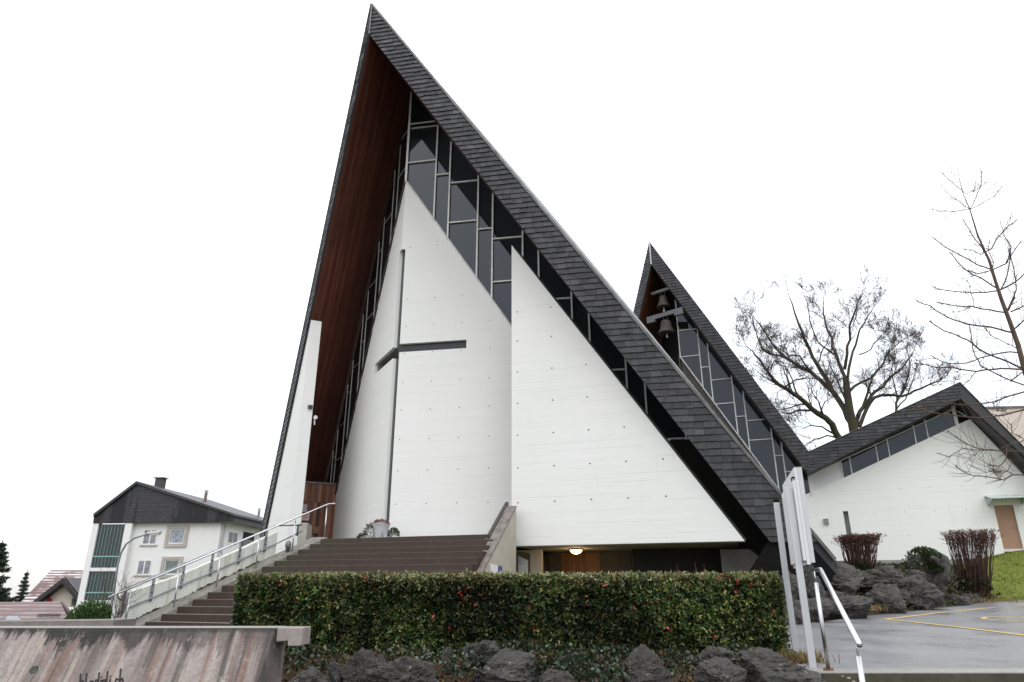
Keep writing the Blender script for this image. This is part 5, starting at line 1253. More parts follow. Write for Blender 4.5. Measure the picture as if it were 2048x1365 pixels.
NB_ = [
 (zb((410, 310), (340, 250), (250, 170), (190, 110)), .006), (zb((410, 310), (480, 290), (540, 255), (620, 190)), .005), (zb((455, 450), (370, 390), (270, 325), (190, 230)), .007),
 (zb((455, 450), (380, 458), (300, 470), (190, 467), (110, 455)), .007), (zb((455, 450), (510, 340), (550, 250), (560, 160), (555, 80)), .008), (zb((460, 448), (560, 400), (655, 350), (710, 290), (760, 230)), .007),
 (zb((585, 840), (500, 725), (440, 620), (390, 540)), .010), (zb((585, 840), (655, 800), (720, 690), (800, 600), (885, 545)), .012), (zb((585, 840), (555, 862), (480, 822), (400, 815)), .008), (zb((720, 690), (760, 640), (810, 560), (825, 520)), .005),
 (zb((640, 995), (520, 955), (410, 890), (320, 843), (210, 780), (110, 700)), .013), (zb((650, 1005), (520, 1040), (440, 1010), (385, 985)), .011), (zb((650, 1005), (790, 940), (830, 870), (920, 740)), .012), (zb((650, 1000), (668, 930), (620, 820), (635, 740)), .009),
 (zb((715, 1175), (600, 1105), (480, 1045), (390, 980), (320, 900), (270, 840)), .014), (zb((715, 1190), (600, 1207), (470, 1212), (340, 1200), (170, 1175), (110, 1150)), .013), (zb((735, 1180), (860, 1115), (946, 1040), (1050, 960)), .016), (zb((735, 1180), (790, 1060), (825, 880), (830, 790), (760, 680)), .013),
 (zb((800, 1360), (850, 1250), (872, 1110), (830, 900), (805, 810)), .013), (zb((485, 1335), (460, 1200), (425, 1090)), .006),
 (zc_((835, 92), (720, 72), (590, 48), (480, 45), (330, 15)), .014), (zc_((590, 48), (540, 72), (450, 90)), .007), (zc_((880, 235), (780, 210), (640, 188), (560, 175), (460, 145), (370, 100), (290, 42), (190, 8)), .016),
 (zc_((925, 380), (800, 382), (700, 405), (600, 440), (520, 458), (400, 455), (290, 400)), .013), (zc_((960, 497), (860, 450), (740, 405), (640, 355), (560, 290), (480, 255), (390, 225), (280, 152)), .017),
 (zc_((960, 500), (860, 495), (740, 500), (620, 515), (500, 500), (390, 485), (290, 475), (170, 455)), .016), (zc_((920, 357), (830, 310), (730, 260), (690, 215)), .008), (zc_((970, 615), (870, 580), (760, 530), (650, 470), (610, 400), (590, 300), (570, 190)), .013),
 (zc_((870, 580), (920, 545), (970, 515)), .012), (zc_((970, 660), (860, 690), (760, 730), (640, 745), (520, 755), (400, 740), (280, 705)), .014), (zc_((980, 785), (880, 810), (760, 835), (640, 848), (500, 835), (360, 820), (260, 800), (170, 765)), .015),
 (zc_((980, 1100), (870, 1085), (780, 1085), (660, 1075), (560, 1040), (470, 980), (410, 940)), .012), (zc_((780, 1085), (700, 1080), (620, 1080), (520, 1070), (420, 1130), (330, 1100)), .008), (zc_((980, 1262), (880, 1258), (820, 1295), (720, 1275), (600, 1265), (510, 1225), (470, 1190)), .011),
 (zc_((800, 1070), (870, 1040), (980, 1000)), .012), (zc_((840, 1060), (830, 1150), (780, 1200), (700, 1190)), .008), (zc_((880, 1258), (840, 1230), (790, 1230), (690, 1240), (560, 1180)), .006), (zc_((740, 735), (770, 800), (840, 790)), .009), (zc_((620, 515), (570, 580), (530, 610)), .007),
 (zc_((850, 80), (890, 0), (900, -60)), .014), (zc_((900, 205), (960, 150), (1040, 100)), .014), (zc_((870, 85), (970, 40), (1050, 0)), .014), (zc_((650, 1075), (620, 1110), (570, 1145)), .005), (zc_((960, 1000), (880, 960), (870, 890)), .007)]
for px, r in NB_:
    r *= 1.25
    m_ = len(px); dyy = nt_.r.normal(0, .55)
    P = [atY(u, v, Yn+dyy*(i/(m_-1))) for i, (u, v) in enumerate(px)]
    Q = [P[0]]
    for a, b in zip(P[:-1], P[1:]):
        L_ = np.linalg.norm(b-a); Q.append((a+b)/2+nt_.r.normal(0, L_*.025, 3)); Q.append(b)
    R = np.linspace(r, r*.4+.0025, len(Q)); nt_.mb.tube(Q, R, 5, None, False)
    for i in range(int(8+m_*5)):        # fine side twigs and spurs
        x = nt_.r.uniform(.1, 1)*(len(Q)-1); j = min(len(Q)-2, int(x)); b = Q[j]+(Q[j+1]-Q[j])*(x-j); ax = Q[j+1]-Q[j]; ax /= np.linalg.norm(ax)+1e-9
        v = nt_.r.normal(0, 1, 3); v -= ax*np.dot(v, ax); v /= np.linalg.norm(v)
        ln = nt_.r.choice([.03, .05, .35, .6], p=[.45, .2, .22, .13])*nt_.r.uniform(.7, 1.3); d = ax*.6+v*.7+zV*.15
        nt_.tw.tube([b, b+d*ln*.5, b+d*ln+zV*ln*.12+nt_.r.normal(0, ln*.06, 3)], [max(.0044, R[j]*.5), .0038, .0028], 3, None, False)
nt_.mb.build('trunk', MT['bark2'], near, smooth=True); nt_.tw.build('twigs', MT['bark2'], near, kind='stuff')

# conifers far left
def conifer(u, vt, vb, Y, wpx, lab, seed, tiers=22, thin=False):
    r = np.random.default_rng(seed); t = atY(u, vt, Y); b = atY(u+(5 if not thin else 3), vb, Y); b = np.array([t[0], t[1], b[2]-3])
    o = thing('conifer', b, lab, 'tree', 'conifers at the far left'); H = t[2]-b[2]; Rm = wpx/FOC*Y
    MB().tube([b, b+(t-b)*.5, t], [.3, .18, .03], 7).build('trunk', MT['trunk'], o)
    ctr = []; dd = []
    for i in range(tiers):
        f = i/tiers; z = b[2]+H*(.12+.88*f); rad = Rm*(1-f)**.95*r.uniform(.7, 1.15)+.06
        for k in range(9 if not thin else 7):
            a = r.uniform(0, 2*pi); L_ = rad*r.uniform(.65, 1.1); m_ = int(30+L_*60)
            tt = r.uniform(.1, 1, m_); x = np.cos(a)*L_*tt; y = np.sin(a)*L_*tt; zz_ = z-.38*L_*tt+.34*L_*tt**3
            p = np.c_[b[0]+x, b[1]+y, zz_]+r.normal(0, .05, (m_, 3)); ctr.append(p)
            dd.append(np.c_[np.full(m_, cos(a)*.3), np.full(m_, sin(a)*.3), np.full(m_, -1.0)]+r.normal(0, .5, (m_, 3)))
    ctr = np.concatenate(ctr); dd = np.concatenate(dd)
    V, F, C_ = leaves(ctr, dd, len(ctr), .30 if not thin else .24, palette(len(ctr), [(.018, .035, .022), (.03, .05, .03), (.045, .055, .03)], [3, 3, 1]), None, .3)
    npmesh('foliage', V, F, MT['leafdull'], o, C_, kind='stuff')
conifer(6, 1080, 1215, 70, 62, 'tall dark spruce at the left edge', 3)
conifer(56, 1140, 1205, 85, 19, 'small slim dark conifer beside the tiled roof', 4, 14, True)
# round green shrub by the apartment house
sh = thing('round_shrub', atY(180, 1245, 26), 'round green shrub between the ledge wall and the apartment house', 'shrub')
c = atY(183, 1240, 26); plantball(c-zV*.9, 1.0, 1.52, 7000, .11, [(.07, .13, .04), (.10, .17, .06), (.04, .08, .025)], [2, 1, 2], sh)
MB().tube([c-zV*1.2, c+zV*.3], .05, 6).build('stem', MT['twig'], sh)
tg = TreeB(31); tgw = thing('bare_bush', atY(236, 1240, 17), 'thin bare twigs tangled by the bottom of the stair railing', 'bush')
for i in range(16): tg.branch(atY(230+rng.uniform(-3, 12), 1236, 17.4), np.array([rng.normal(0, .3), rng.normal(0, .3), 1.]), rng.uniform(.5, 1.0), .008, 3, .1, .3, .003, .6, 4)
tg.tw.build('twigs', MT['bark2'], tgw, kind='stuff')
# ------------------------------------------------------------------ ROCKS
def rock(name, c, sx, sy, sz, seed, mat, lab, cat='rock', grp=None, rotz=0, sub=4):
    r = np.random.default_rng(seed); bm = bmesh.new(); bmesh.ops.create_icosphere(bm, subdivisions=sub, radius=1)
    V = np.array([v.co[:] for v in bm.verts])
    nP = r.normal(0, 1, (15, 3)); nP[:, 2] *= .8; nP /= np.linalg.norm(nP, axis=1)[:, None]; h = r.uniform(.58, .95, 15)
    dn = V@nP.T; rad = np.min(np.where(dn > .05, h/np.maximum(dn, .05), 9), axis=1); rad = np.minimum(rad, 1.25)
    off = Vector(tuple(r.uniform(-20, 20, 3)))
    nz_ = np.array([noise.fractal(Vector(tuple(v))*2.2+off, 1., 2.1, 6) for v in V]); rg = np.array([abs(noise.noise(Vector((v[0]*3, v[1]*3, v[2]*7))+off)) for v in V])
    n3 = np.array([noise.fractal(Vector(tuple(v))*7+off, .8, 2.2, 4) for v in V]); rad = rad*(1+.13*nz_-.15*rg+.075*n3)
    P = V*rad[:, None]*np.array([sx, sy, sz]); ca, sa = cos(rotz), sin(rotz)
    P = np.c_[P[:, 0]*ca-P[:, 1]*sa, P[:, 0]*sa+P[:, 1]*ca, P[:, 2]]
    for v, p in zip(bm.verts, P): v.co = p
    me = bpy.data.meshes.new(name); bm.to_mesh(me); bm.free(); me.materials.append(mat)
    o = bpy.data.objects.new(name, me); o.location = tuple(c); link(o); tag(o, lab, cat, grp); return o
def rockpx(u0, u1, v0, v1, Y, seed, mat, lab, dep=.8, yawpx=0, sc_=1.2, sub=5, grp='boulders of the rock bank beside the car park'):
    a = atY((u0+u1)/2, (v0+v1)/2, Y); sx = (u1-u0)/2/FOC*(CT*Y+ST*a[2])*sc_; sz = (v1-v0)/2/FOC*Y*1.0*sc_
    rock('boulder', a, sx, max(sx*dep, sz*.7), sz, seed, mat, lab, 'rock', grp, 0, sub)
RR = [(1556, 1606, 1152, 1200, 27, 'dark boulder behind the sign posts, top left of the rock bank'), (1600, 1648, 1148, 1200, 26.2, 'small peaked boulder between the sign and the handrail post'),
 (1642, 1712, 1141, 1196, 26.5, 'big boulder just right of the handrail top'), (1704, 1812, 1140, 1196, 26.5, 'broad flat topped mossy boulder under the left pruned shrub'),
 (1560, 1602, 1196, 1252, 23.2, 'dark boulder half hidden by the sign posts at the asphalt edge'), (1596, 1656, 1196, 1248, 23.0, 'low boulder behind the handrail post at the asphalt edge'),
 (1650, 1742, 1198, 1240, 23.0, 'long low boulder right of the handrail at the asphalt edge'), (1744, 1810, 1184, 1233, 22.9, 'angular boulder standing at the tip of the yellow line'),
 (1786, 1888, 1168, 1226, 23.4, 'largest wedge shaped boulder right of the yellow line tip'), (1888, 1932, 1188, 1216, 23.4, 'small low boulder below the right pruned shrub'), (1926, 1962, 1188, 1210, 23.4, 'smallest boulder nearest the lawn edge'),
 (1780, 1812, 1180, 1200, 24.2, 'small boulder wedged between the angular and the largest boulder'), (1650, 1700, 1186, 1206, 24.6, 'small dark boulder tucked under the big one'), (1800, 1850, 1150, 1180, 26.3, 'dark boulder at the foot of the ivy mound')]
uY = [f[0] for f in farpx]; vY = [f[2] for f in farpx]
for i, (a, b, c_, d, Y, lab) in enumerate(RR): rockpx(a, b, c_, d, float(np.interp((a+b)/2, uY, vY))+(Y-22.9)*.55+.35, 100+i, MT['rockdark'], lab)
NR = [(572, 652, 1343, 1392, 6.9, 'dark boulder beside the retaining wall end'), (658, 686, 1334, 1376, 7.1, 'narrow upright stone between two boulders'), (680, 764, 1308, 1380, 7.2, 'rounded pale lichened boulder at the hedge foot'),
 (742, 878, 1323, 1400, 6.9, 'long dark boulder with white lichen spots'), (930, 1014, 1286, 1332, 7.6, 'brown domed boulder leaning on the hedge foot'), (936, 1076, 1320, 1385, 6.9, 'flat broad boulder speckled with white lichen'),
 (888, 916, 1308, 1350, 7.4, 'small stone left of the flat speckled boulder'), (1120, 1200, 1311, 1352, 7.2, 'ivy edged boulder under the middle of the hedge'), (1236, 1330, 1314, 1392, 6.9, 'craggy boulder below the hedge right of the ivy'),
 (1384, 1492, 1330, 1388, 6.7, 'layered dark slate-like boulder at the bottom edge'), (1380, 1500, 1302, 1350, 7.4, 'earthy boulder under the right part of the hedge'), (1462, 1618, 1308, 1400, 7.1, 'largest lichened boulder beside the sign foot'),
 (1080, 1150, 1340, 1388, 6.6, 'low boulder with ivy at the bottom edge'), (1190, 1240, 1346, 1392, 6.6, 'small dark stone at the bottom edge')]
for i, (a, b, c_, d, Y, lab) in enumerate(NR): rockpx(a, b, c_, d, Y, 310+i, MT['rock'], lab, .8, 0, 1.14, 5, 'boulders below the hedge')
# soil under hedge
def hs(x, y): 
    t = (y-5.2)/(8.7-5.2); return -1.5+(.86)*max(0, min(1, t))**.8+.05*noise.noise(Vector((x*2, y*2, 0)))
sheet(lambda y: (-4.6, 3.25), 5.2, 10.4, hs, 'soil_bank', MT['soil'], 70, 40, .04)
# litter and ivy on the bank
def ivy(name, lab, boxes, n_, size, cs, pr, zf, Ymap=None):
    ctr = []; 
    for (u0, u1, v0, v1, Y, wgt) in boxes:
        k = int(n_*wgt); u = rng.uniform(u0, u1, k); v = rng.uniform(v0, v1, k)
        # elliptical patch
        cu, cv = (u0+u1)/2, (v0+v1)/2; ok = ((u-cu)/((u1-u0)/2))**2+((v-cv)/((v1-v0)/2))**2 < rng.uniform(.5, 1.3, k)
        for a, b in zip(u[ok], v[ok]): ctr.append(atY(a, b, Y+rng.normal(0, .09)+(cv-b)/max(1, (v1-v0))*.5))
    ctr = np.array(ctr); d = np.tile(np.array([0, -.7, .55]), (len(ctr), 1))+rng.normal(0, .4, (len(ctr), 3))
    V, F, C_ = leaves(ctr, d, len(ctr), size, palette(len(ctr), cs, pr), None, .85, .3)
    return tag(npmesh(name, V, F, MT['leaf'], None, C_, kind='stuff'), lab, 'ivy')
IV = [(.035, .06, .028), (.075, .105, .06), (.018, .03, .014), (.10, .06, .03)]
ivy('ivy', 'ivy and dry stems covering the bank below the hedge', [(1055, 1245, 1290, 1368, 6.9, .30), (880, 960, 1300, 1360, 7.0, .08), (1300, 1395, 1300, 1350, 7.3, .13), (1190, 1280, 1290, 1325, 7.4, .1), (1440, 1500, 1285, 1325, 7.3, .07), (545, 690, 1290, 1345, 7.6, .16), (750, 900, 1290, 1335, 7.6, .16), (1150, 1260, 1330, 1365, 6.5, .12), (980, 1100, 1280, 1310, 7.7, .1)], 5200, .036, IV, [3, 1.4, 4, 1.], None)
LT = [(.11, .05, .02), (.16, .09, .04), (.07, .04, .025), (.22, .13, .03), (.09, .10, .03)]
N = 9000; x = rng.uniform(-3.4, 3.2, N); y = rng.uniform(5.6, 8.6, N); ctr = np.array([[a, b, hs(a, b)+rng.uniform(.0, .05)] for a, b in zip(x, y)])
V, F, C_ = leaves(ctr, np.tile([0, -.3, .5], (N, 1))+rng.normal(0, .6, (N, 3)), N, .045, palette(N, LT, [3, 2, 3, .6, 1]), None, .6)
tag(npmesh('leaf_litter', V, F, MT['leafdull'], None, C_, kind='stuff'), 'brown leaf litter on the soil between the near boulders', 'leaf litter')

# ------------------------------------------------------------------ HEDGE
YH = 8.45; xl, xr = -3.18, 3.10; zt, zb_h, dpH = .175, -.66, 1.0
hedge = thing('hedge', (0, YH+.5, zb_h), 'long clipped evergreen hedge with scattered red leaves in front of the church', 'hedge')
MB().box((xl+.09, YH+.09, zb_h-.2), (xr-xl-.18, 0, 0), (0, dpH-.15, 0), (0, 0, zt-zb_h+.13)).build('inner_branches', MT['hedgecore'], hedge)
def nzf(a, b, s, o=0): return np.array([noise.noise(Vector((x_*s+o, y_*s, o))) for x_, y_ in zip(a, b)])
def hedgeface(kind, ncl):
    if kind == 'front':
        x = rng.uniform(xl, xr, ncl); z = rng.uniform(zb_h-.05, zt, ncl); bumpy = .08*nzf(x, z, 1.7)+.05*nzf(x, z, 6)
        p = np.c_[x, YH-bumpy+rng.uniform(0, .07, ncl), z]; o = np.tile([0, -1., .25], (ncl, 1))
    elif kind == 'top':
        x = rng.uniform(xl, xr, ncl); y = rng.uniform(YH-.01, YH+dpH, ncl); bumpy = .05*nzf(x, y, 1.2)+.04*nzf(x, y, 6)
        p = np.c_[x, y, zt+bumpy-rng.uniform(0, .05, ncl)]; o = np.tile([0, -.25, 1.], (ncl, 1))
    elif kind == 'right':
        y = rng.uniform(YH, YH+dpH, ncl); z = rng.uniform(zb_h, zt, ncl); bumpy = .05*nzf(y, z, 2.5); p = np.c_[xr+bumpy+(zt-z)*.03, y, z]; o = np.tile([1., 0, .2], (ncl, 1))
    else:
        y = rng.uniform(YH, YH+dpH, ncl); z = rng.uniform(zb_h, zt, ncl); bumpy = .04*nzf(y, z, 2.5); p = np.c_[xl-bumpy, y, z]; o = np.tile([-1., 0, .2], (ncl, 1))
    return p, o
GR = [(.036, .068, .018), (.072, .115, .030), (.15, .185, .055), (.013, .024, .008), (.21, .20, .07)]
allV = []; allF = []; allC = []; nv = 0
for kind, ncl in (('front', 8600), ('top', 7000), ('right', 1300), ('left', 900)):
    p, o = hedgeface(kind, ncl); per = 6; x_f, z_f = p[:, 0], p[:, 2]
    cs = palette(ncl, GR, [3, 3, 2.0, 4, .9], .3)
    if kind == 'front': cs = cs*np.clip(1+1.1*nzf(x_f, z_f, 1.3, 3.3)+.7*nzf(x_f, z_f, 4.5, 7.7), .35, 1.9)[:, None]
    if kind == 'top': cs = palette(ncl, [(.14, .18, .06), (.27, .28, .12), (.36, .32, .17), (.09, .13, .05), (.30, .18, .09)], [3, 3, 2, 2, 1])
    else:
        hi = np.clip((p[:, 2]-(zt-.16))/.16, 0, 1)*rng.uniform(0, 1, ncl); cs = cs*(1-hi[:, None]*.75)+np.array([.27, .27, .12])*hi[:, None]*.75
    pp = np.repeat(p, per, 0)+rng.normal(0, .008, (ncl*per, 3)); oo = np.repeat(o+rng.normal(0, .3, (ncl, 3)), per, 0)*.55+rng.normal(0, .62, (ncl*per, 3))
    cc_ = np.repeat(cs, per, 0)*rng.uniform(.7, 1.35, (ncl*per, 1))
    red = rng.uniform(0, 1, ncl*per) < .0045; cc_[red] = np.array([.42, .04, .025])*rng.uniform(.5, 1.2, (red.sum(), 1))
    orr = rng.uniform(0, 1, ncl*per) < .006; cc_[orr] = np.array([.35, .14, .03])
    sz = .034 if kind == 'top' else .052
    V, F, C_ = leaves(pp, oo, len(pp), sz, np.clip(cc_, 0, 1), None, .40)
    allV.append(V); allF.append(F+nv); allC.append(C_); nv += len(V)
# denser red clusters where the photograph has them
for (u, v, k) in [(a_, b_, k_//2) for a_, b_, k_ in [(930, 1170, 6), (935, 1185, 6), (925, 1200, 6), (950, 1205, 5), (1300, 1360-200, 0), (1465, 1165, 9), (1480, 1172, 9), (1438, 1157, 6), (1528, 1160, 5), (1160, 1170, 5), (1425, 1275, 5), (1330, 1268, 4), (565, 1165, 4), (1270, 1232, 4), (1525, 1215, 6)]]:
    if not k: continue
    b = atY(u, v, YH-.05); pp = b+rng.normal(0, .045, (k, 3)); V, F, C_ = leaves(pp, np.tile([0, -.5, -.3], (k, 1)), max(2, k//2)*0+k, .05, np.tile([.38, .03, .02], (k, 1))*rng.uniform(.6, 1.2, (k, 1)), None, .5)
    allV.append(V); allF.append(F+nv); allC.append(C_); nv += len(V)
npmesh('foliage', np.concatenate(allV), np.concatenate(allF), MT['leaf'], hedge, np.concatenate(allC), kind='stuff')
mb = MB()
for i in range(240):     # shoots poking out of the top
    b = np.array([rng.uniform(xl, xr), YH+rng.uniform(0, .9), zt-.02]); h = rng.uniform(.03, .09) if i > 12 else rng.uniform(.10, .2); mb.tube([b, b+np.array([rng.normal(0, .012), rng.normal(0, .012), h])], [.002, .0015], 3)
mb.build('shoots', plain('shoots', (.20, .09, .05), .8), hedge, kind='stuff')

# pruned brown shrubs on the bank
def pruned(u0t, u1t, u0b, u1b, vt, vb, Y, lab, seed, ns=130):
    r = np.random.default_rng(seed); o = thing('pruned_shrub', atY((u0b+u1b)/2, vb, Y), lab, 'shrub', 'pruned brown shrubs in front of the hall'); mb = MB(); tips = []
    c = atY((u0b+u1b)/2, vb, Y); rt = (u1t-u0t)/2/FOC*Y*1.02; rb = (u1b-u0b)/2/FOC*Y*.75; ct = atY((u0t+u1t)/2, vt, Y); H = ct[2]-c[2]; sh_ = ct[0]-c[0]
    for i in range(ns):
        a = r.uniform(0, 2*pi); q = sqrt(r.uniform(0.05, 1)); b = c+np.array([cos(a)*q*rb, sin(a)*q*rb, -.1]); hh_ = H*r.uniform(.9, 1.03)
        t = np.array([c[0]+sh_+cos(a+.15)*q*rt, c[1]+sin(a+.15)*q*rt, c[2]+hh_]); m1 = b+(t-b)*.5+r.normal(0, .05, 3)
        m1[2] = b[2]+(t[2]-b[2])*.55; m1[:2] += (t[:2]-b[:2])*(.0); mb.tube([b, m1, t], [.014, .010, .005], 4, None, False); tips.append((m1, t))
        for k in range(3):
            f = r.uniform(.45, .95); p = m1+(t-m1)*(f); d = r.normal(0, .14, 3); d[2] = abs(d[2])+.12; e_ = p+d; e_[2] = min(e_[2], c[2]+H*1.02); mb.tube([p, e_], [.006, .003], 3, None, False); tips.append((p, e_))
    mb.build('stems', plain('red_brown_stems', (.075, .035, .028), .7, .3, 0, .3), o, kind='stuff')
    n_ = 2700; idx = r.integers(0, len(tips), n_); f = 1-r.uniform(0, 1, n_)**2.2*.8
    ctr = np.array([tips[j][0]+(tips[j][1]-tips[j][0])*ff for j, ff in zip(idx, f)])+r.normal(0, .02, (n_, 3))
    V, F, C_ = leaves(ctr, dirs(n_), n_, .05, palette(n_, [(.11, .042, .028), (.15, .065, .042), (.07, .03, .024), (.22, .13, .09)], [3, 2, 2, 1]), None, .5); npmesh('leaves', V, F, MT['leafdull'], o, C_, kind='stuff')
    n_ = 1500; d = dirs(n_); d[:, 2] = np.abs(d[:, 2]); ctr = c+d*np.array([rb*1.15, rb*1.15, H*.36])*r.uniform(.7, 1.05, (n_, 1)); V, F, C_ = leaves(ctr, d, n_, .07, palette(n_, [(.025, .045, .015), (.05, .07, .03), (.02, .03, .012)], [2, 1, 2]), None, .7)
    npmesh('ivy', V, F, MT['leaf'], o, C_, kind='stuff')
pruned(1681, 1755, 1694, 1752, 1073, 1148, 20.3, 'smaller pruned brown shrub in front of the slot window', 1)
pruned(1896, 1981, 1920, 1981, 1065, 1180, 23.8, 'taller pruned brown shrub nearest the oak door', 2, 150)
# ivy covered mound between them
im = thing('ivy_mound', atY(1850, 1165, 23), 'rounded stone mound overgrown with ivy between the two pruned shrubs', 'mound')
a = atY(1851, 1146, 23); rk = rock('mound_stone', a, .74, .7, .76, 77, MT['rockdark'], None, None); 
for k_ in ('label', 'category', 'group'):
    if k_ in rk: del rk[k_]
rk.parent = im; rk.location = tuple(a-ORG[im.name])
n_ = 3600; d = dirs(n_); d[:, 2] = np.abs(d[:, 2]); d[:, 1] = -np.abs(d[:, 1]); sel = (d[:, 0] > -.35)|(rng.uniform(0, 1, n_) < .25); d = d[sel]; n_ = len(d)
V, F, C_ = leaves(a+d*np.array([.68, .68, .72])*rng.uniform(.9, 1.05, (n_, 1)), d, n_, .08, palette(n_, [(.05, .085, .035), (.08, .11, .055), (.03, .05, .02), (.13, .09, .04)], [3, 2, 2, 1]), None, .8); npmesh('ivy', V, F, MT['leaf'], im, C_, kind='stuff')
# ground cover of the rock bank: ivy right, dry stems, litter
ctr = []; 
for i in range(26000):
    x = rng.uniform(6.0, 18.5); y = rng.uniform(14.5, 31)
    if x > lawnleft(y)+.1+rng.normal(0, .2) or y < YE(x)+.05: continue
    ctr.append((x, y, bz(x, y)+rng.uniform(-.02, .10)))
ctr = np.array(ctr); n_ = len(ctr); V, F, C_ = leaves(ctr, np.tile([0, -.4, .7], (n_, 1))+rng.normal(0, .4, (n_, 3)), n_, .10, palette(n_, [(.05, .08, .035), (.09, .06, .03), (.03, .05, .02), (.15, .09, .04), (.07, .05, .03)], [3, 3, 3, 1.5, 3]), None, .6)
tag(npmesh('ground_cover', V, F, MT['leafdull'], None, C_, kind='stuff'), 'ivy and withered ground cover over the rock bank beside the lawn', 'ground cover')
def tuft(px, Y, n_, h, cs, lab, spread=.25, zf=None):
    c = atY(*px, Y); mbv = []; F = []; C_ = []
    for i in range(n_):
        b = c+np.array([rng.normal(0, spread), rng.normal(0, spread*.6), -.03]); t = b+np.array([rng.normal(0, h*.35), rng.normal(0, h*.3), h*rng.uniform(.5, 1.1)]); m_ = (b+t)/2+np.array([0, 0, h*.12])
        w_ = np.array([.006 if Y < 12 else .012, 0, 0]); k = len(mbv); mbv += [b-w_, b+w_, m_+w_*.7, m_-w_*.7, t]; F += [(k, k+1, k+2, k+3), (k+3, k+2, k+4, k+4)]; C_ += [cs[rng.integers(len(cs))]]*2
    mb = MB(); 
    for f, c_ in zip(F, C_): pass
    mb.v = [tuple(v) for v in mbv]; mb.f = [f if f[2] != f[3] else f[:3] for f in F]; mb.c = [tuple(np.array(c_)*rng.uniform(.7, 1.3))+(1,) for c_ in C_]
    return tag(mb.build('dry_grass', MT['leafdull'], None, kind='stuff'), lab, 'grass')
DG = [(.20, .14, .06), (.16, .13, .05), (.12, .13, .05), (.20, .10, .05)]
tuft((1708, 1219), 17.3, 260, .16, DG, 'orange dry grass tuft between two low boulders', .28)
tuft((1608, 1320), 8.3, 200, .14, DG, 'dry yellow grass tuft around the feet of the sign posts', .12)
tuft((1965, 1203), 23.2, 260, .16, DG, 'dry yellow grass at the corner of lawn and asphalt', .6)

# ------------------------------------------------------------------ SIGN on two posts
sgp = thing('info_sign', (3.2, 8.2, -.75), 'tall grey notice board on two square metal posts beside the hedge, seen edge on', 'sign')
pn_, pf_ = np.array([3.08, 7.70, 0]), np.array([3.445, 9.0, 0]); pd = (pf_-pn_)/np.linalg.norm(pf_-pn_); pp_ = np.array([-pd[1], pd[0], 0])   # pp_ to the left
smt = plain('sign_grey_metal', (.52, .53, .55), .42, .5, .15, .05); sml = plain('sign_light_panel', (.62, .62, .64), .4, .5, 0, .04)
ztp = float(atY(1566, 975, 7.7)[2])
mb = MB(); mb.box(pn_-pd*.0+pp_*.035+zV*-.78, -pp_*.07, zV*(ztp+.78), pd*.06); mb.build('post', smt, sgp, bevel=.004)
mb = MB(); mb.box(pf_+pp_*.06+zV*-.85, -pp_*.07, zV*(float(atY(1551, 1005, 9.)[2])+.85), pd*.06); po = mb.build('post', smt, sgp, bevel=.004)
mb = MB(); mb.box(pf_+pp_*.062+zV*float(atY(1551, 1005, 9.)[2]), -pp_*.074, zV*.035, pd*.064); mb.build('post_cap', MT['black'], po)
zn1, zn0 = float(atY(1580, 938, 7.7)[2]), float(atY(1590, 1130, 7.7)[2])
A_ = pn_-pp_*.075-pd*.06; L_ = 1.42
mb = MB(); mb.box(A_-pp_*.0+zV*zn0, -pp_*.035, zV*(zn1-zn0), pd*L_); mb.build('panel', sml, sgp)
mb = MB(); mb.box(A_-pp_*.037+zV*(zn0+.02), -pp_*.045, zV*(zn1-zn0-.02), pd*L_); mb.build('panel', smt, sgp)
mb = MB(); mb.box(A_+pp_*.03+zV*(zn0+.04), -pp_*.028, zV*(zn1-zn0-.16), pd*(L_-.05)); mb.build('panel', sml, sgp)
mb = MB(); mb.box(A_-pp_*.005+zV*zn1, -pp_*.10, zV*.012, pd*L_); mb.build('top_cap', plain('mossy_cap', (.10, .10, .06), .8), sgp)
mb = MB(); mb.box(A_+pp_*.032+zV*(zn1-.14), -pp_*.03, zV*.04, pd*.12); mb.build('logo_plate', MT['black'], sgp)
mb = MB(); mb.box(A_-pp_*.01+zV*(zn0-.05), -pp_*.05, zV*.045, pd*L_*.9); mb.build('light_strip', MT['dkmetal'], sgp)
ft = thing('sign_footing', (3.16, 7.6, -.95), 'dark concrete foot block of the near sign post', 'footing')
mb = MB(); mb.box((3.03, 7.46, -1.3), (.19, 0, 0), (0, .3, 0), (0, 0, .53)); mb.build('block', MT['darkconc'], ft, bevel=.01)
mb = MB()
for i in range(26):
    p = np.array([rng.uniform(3.2, 3.4), rng.uniform(7.25, 7.6), rng.uniform(-.92, -.78)]); r = rng.uniform(.012, .03); mb.lathe(p, [(r*.6, -r*.5), (r, 0), (r*.5, r*.6)], 6)
tag(mb.build('pebbles', plain('pebbles', (.30, .27, .22), .8, .3, 0, .3), None, kind='stuff'), 'loose pebbles between the sign foot and the kerb', 'pebbles')
tag(MB().box((2.9, 7.3, -1.6), (.5, 0, 0), (0, .6, 0), (0, 0, .66)).build('earth', MT['soil'], None), 'dark earth between the sign foot and the kerb', 'earth', kind='stuff')

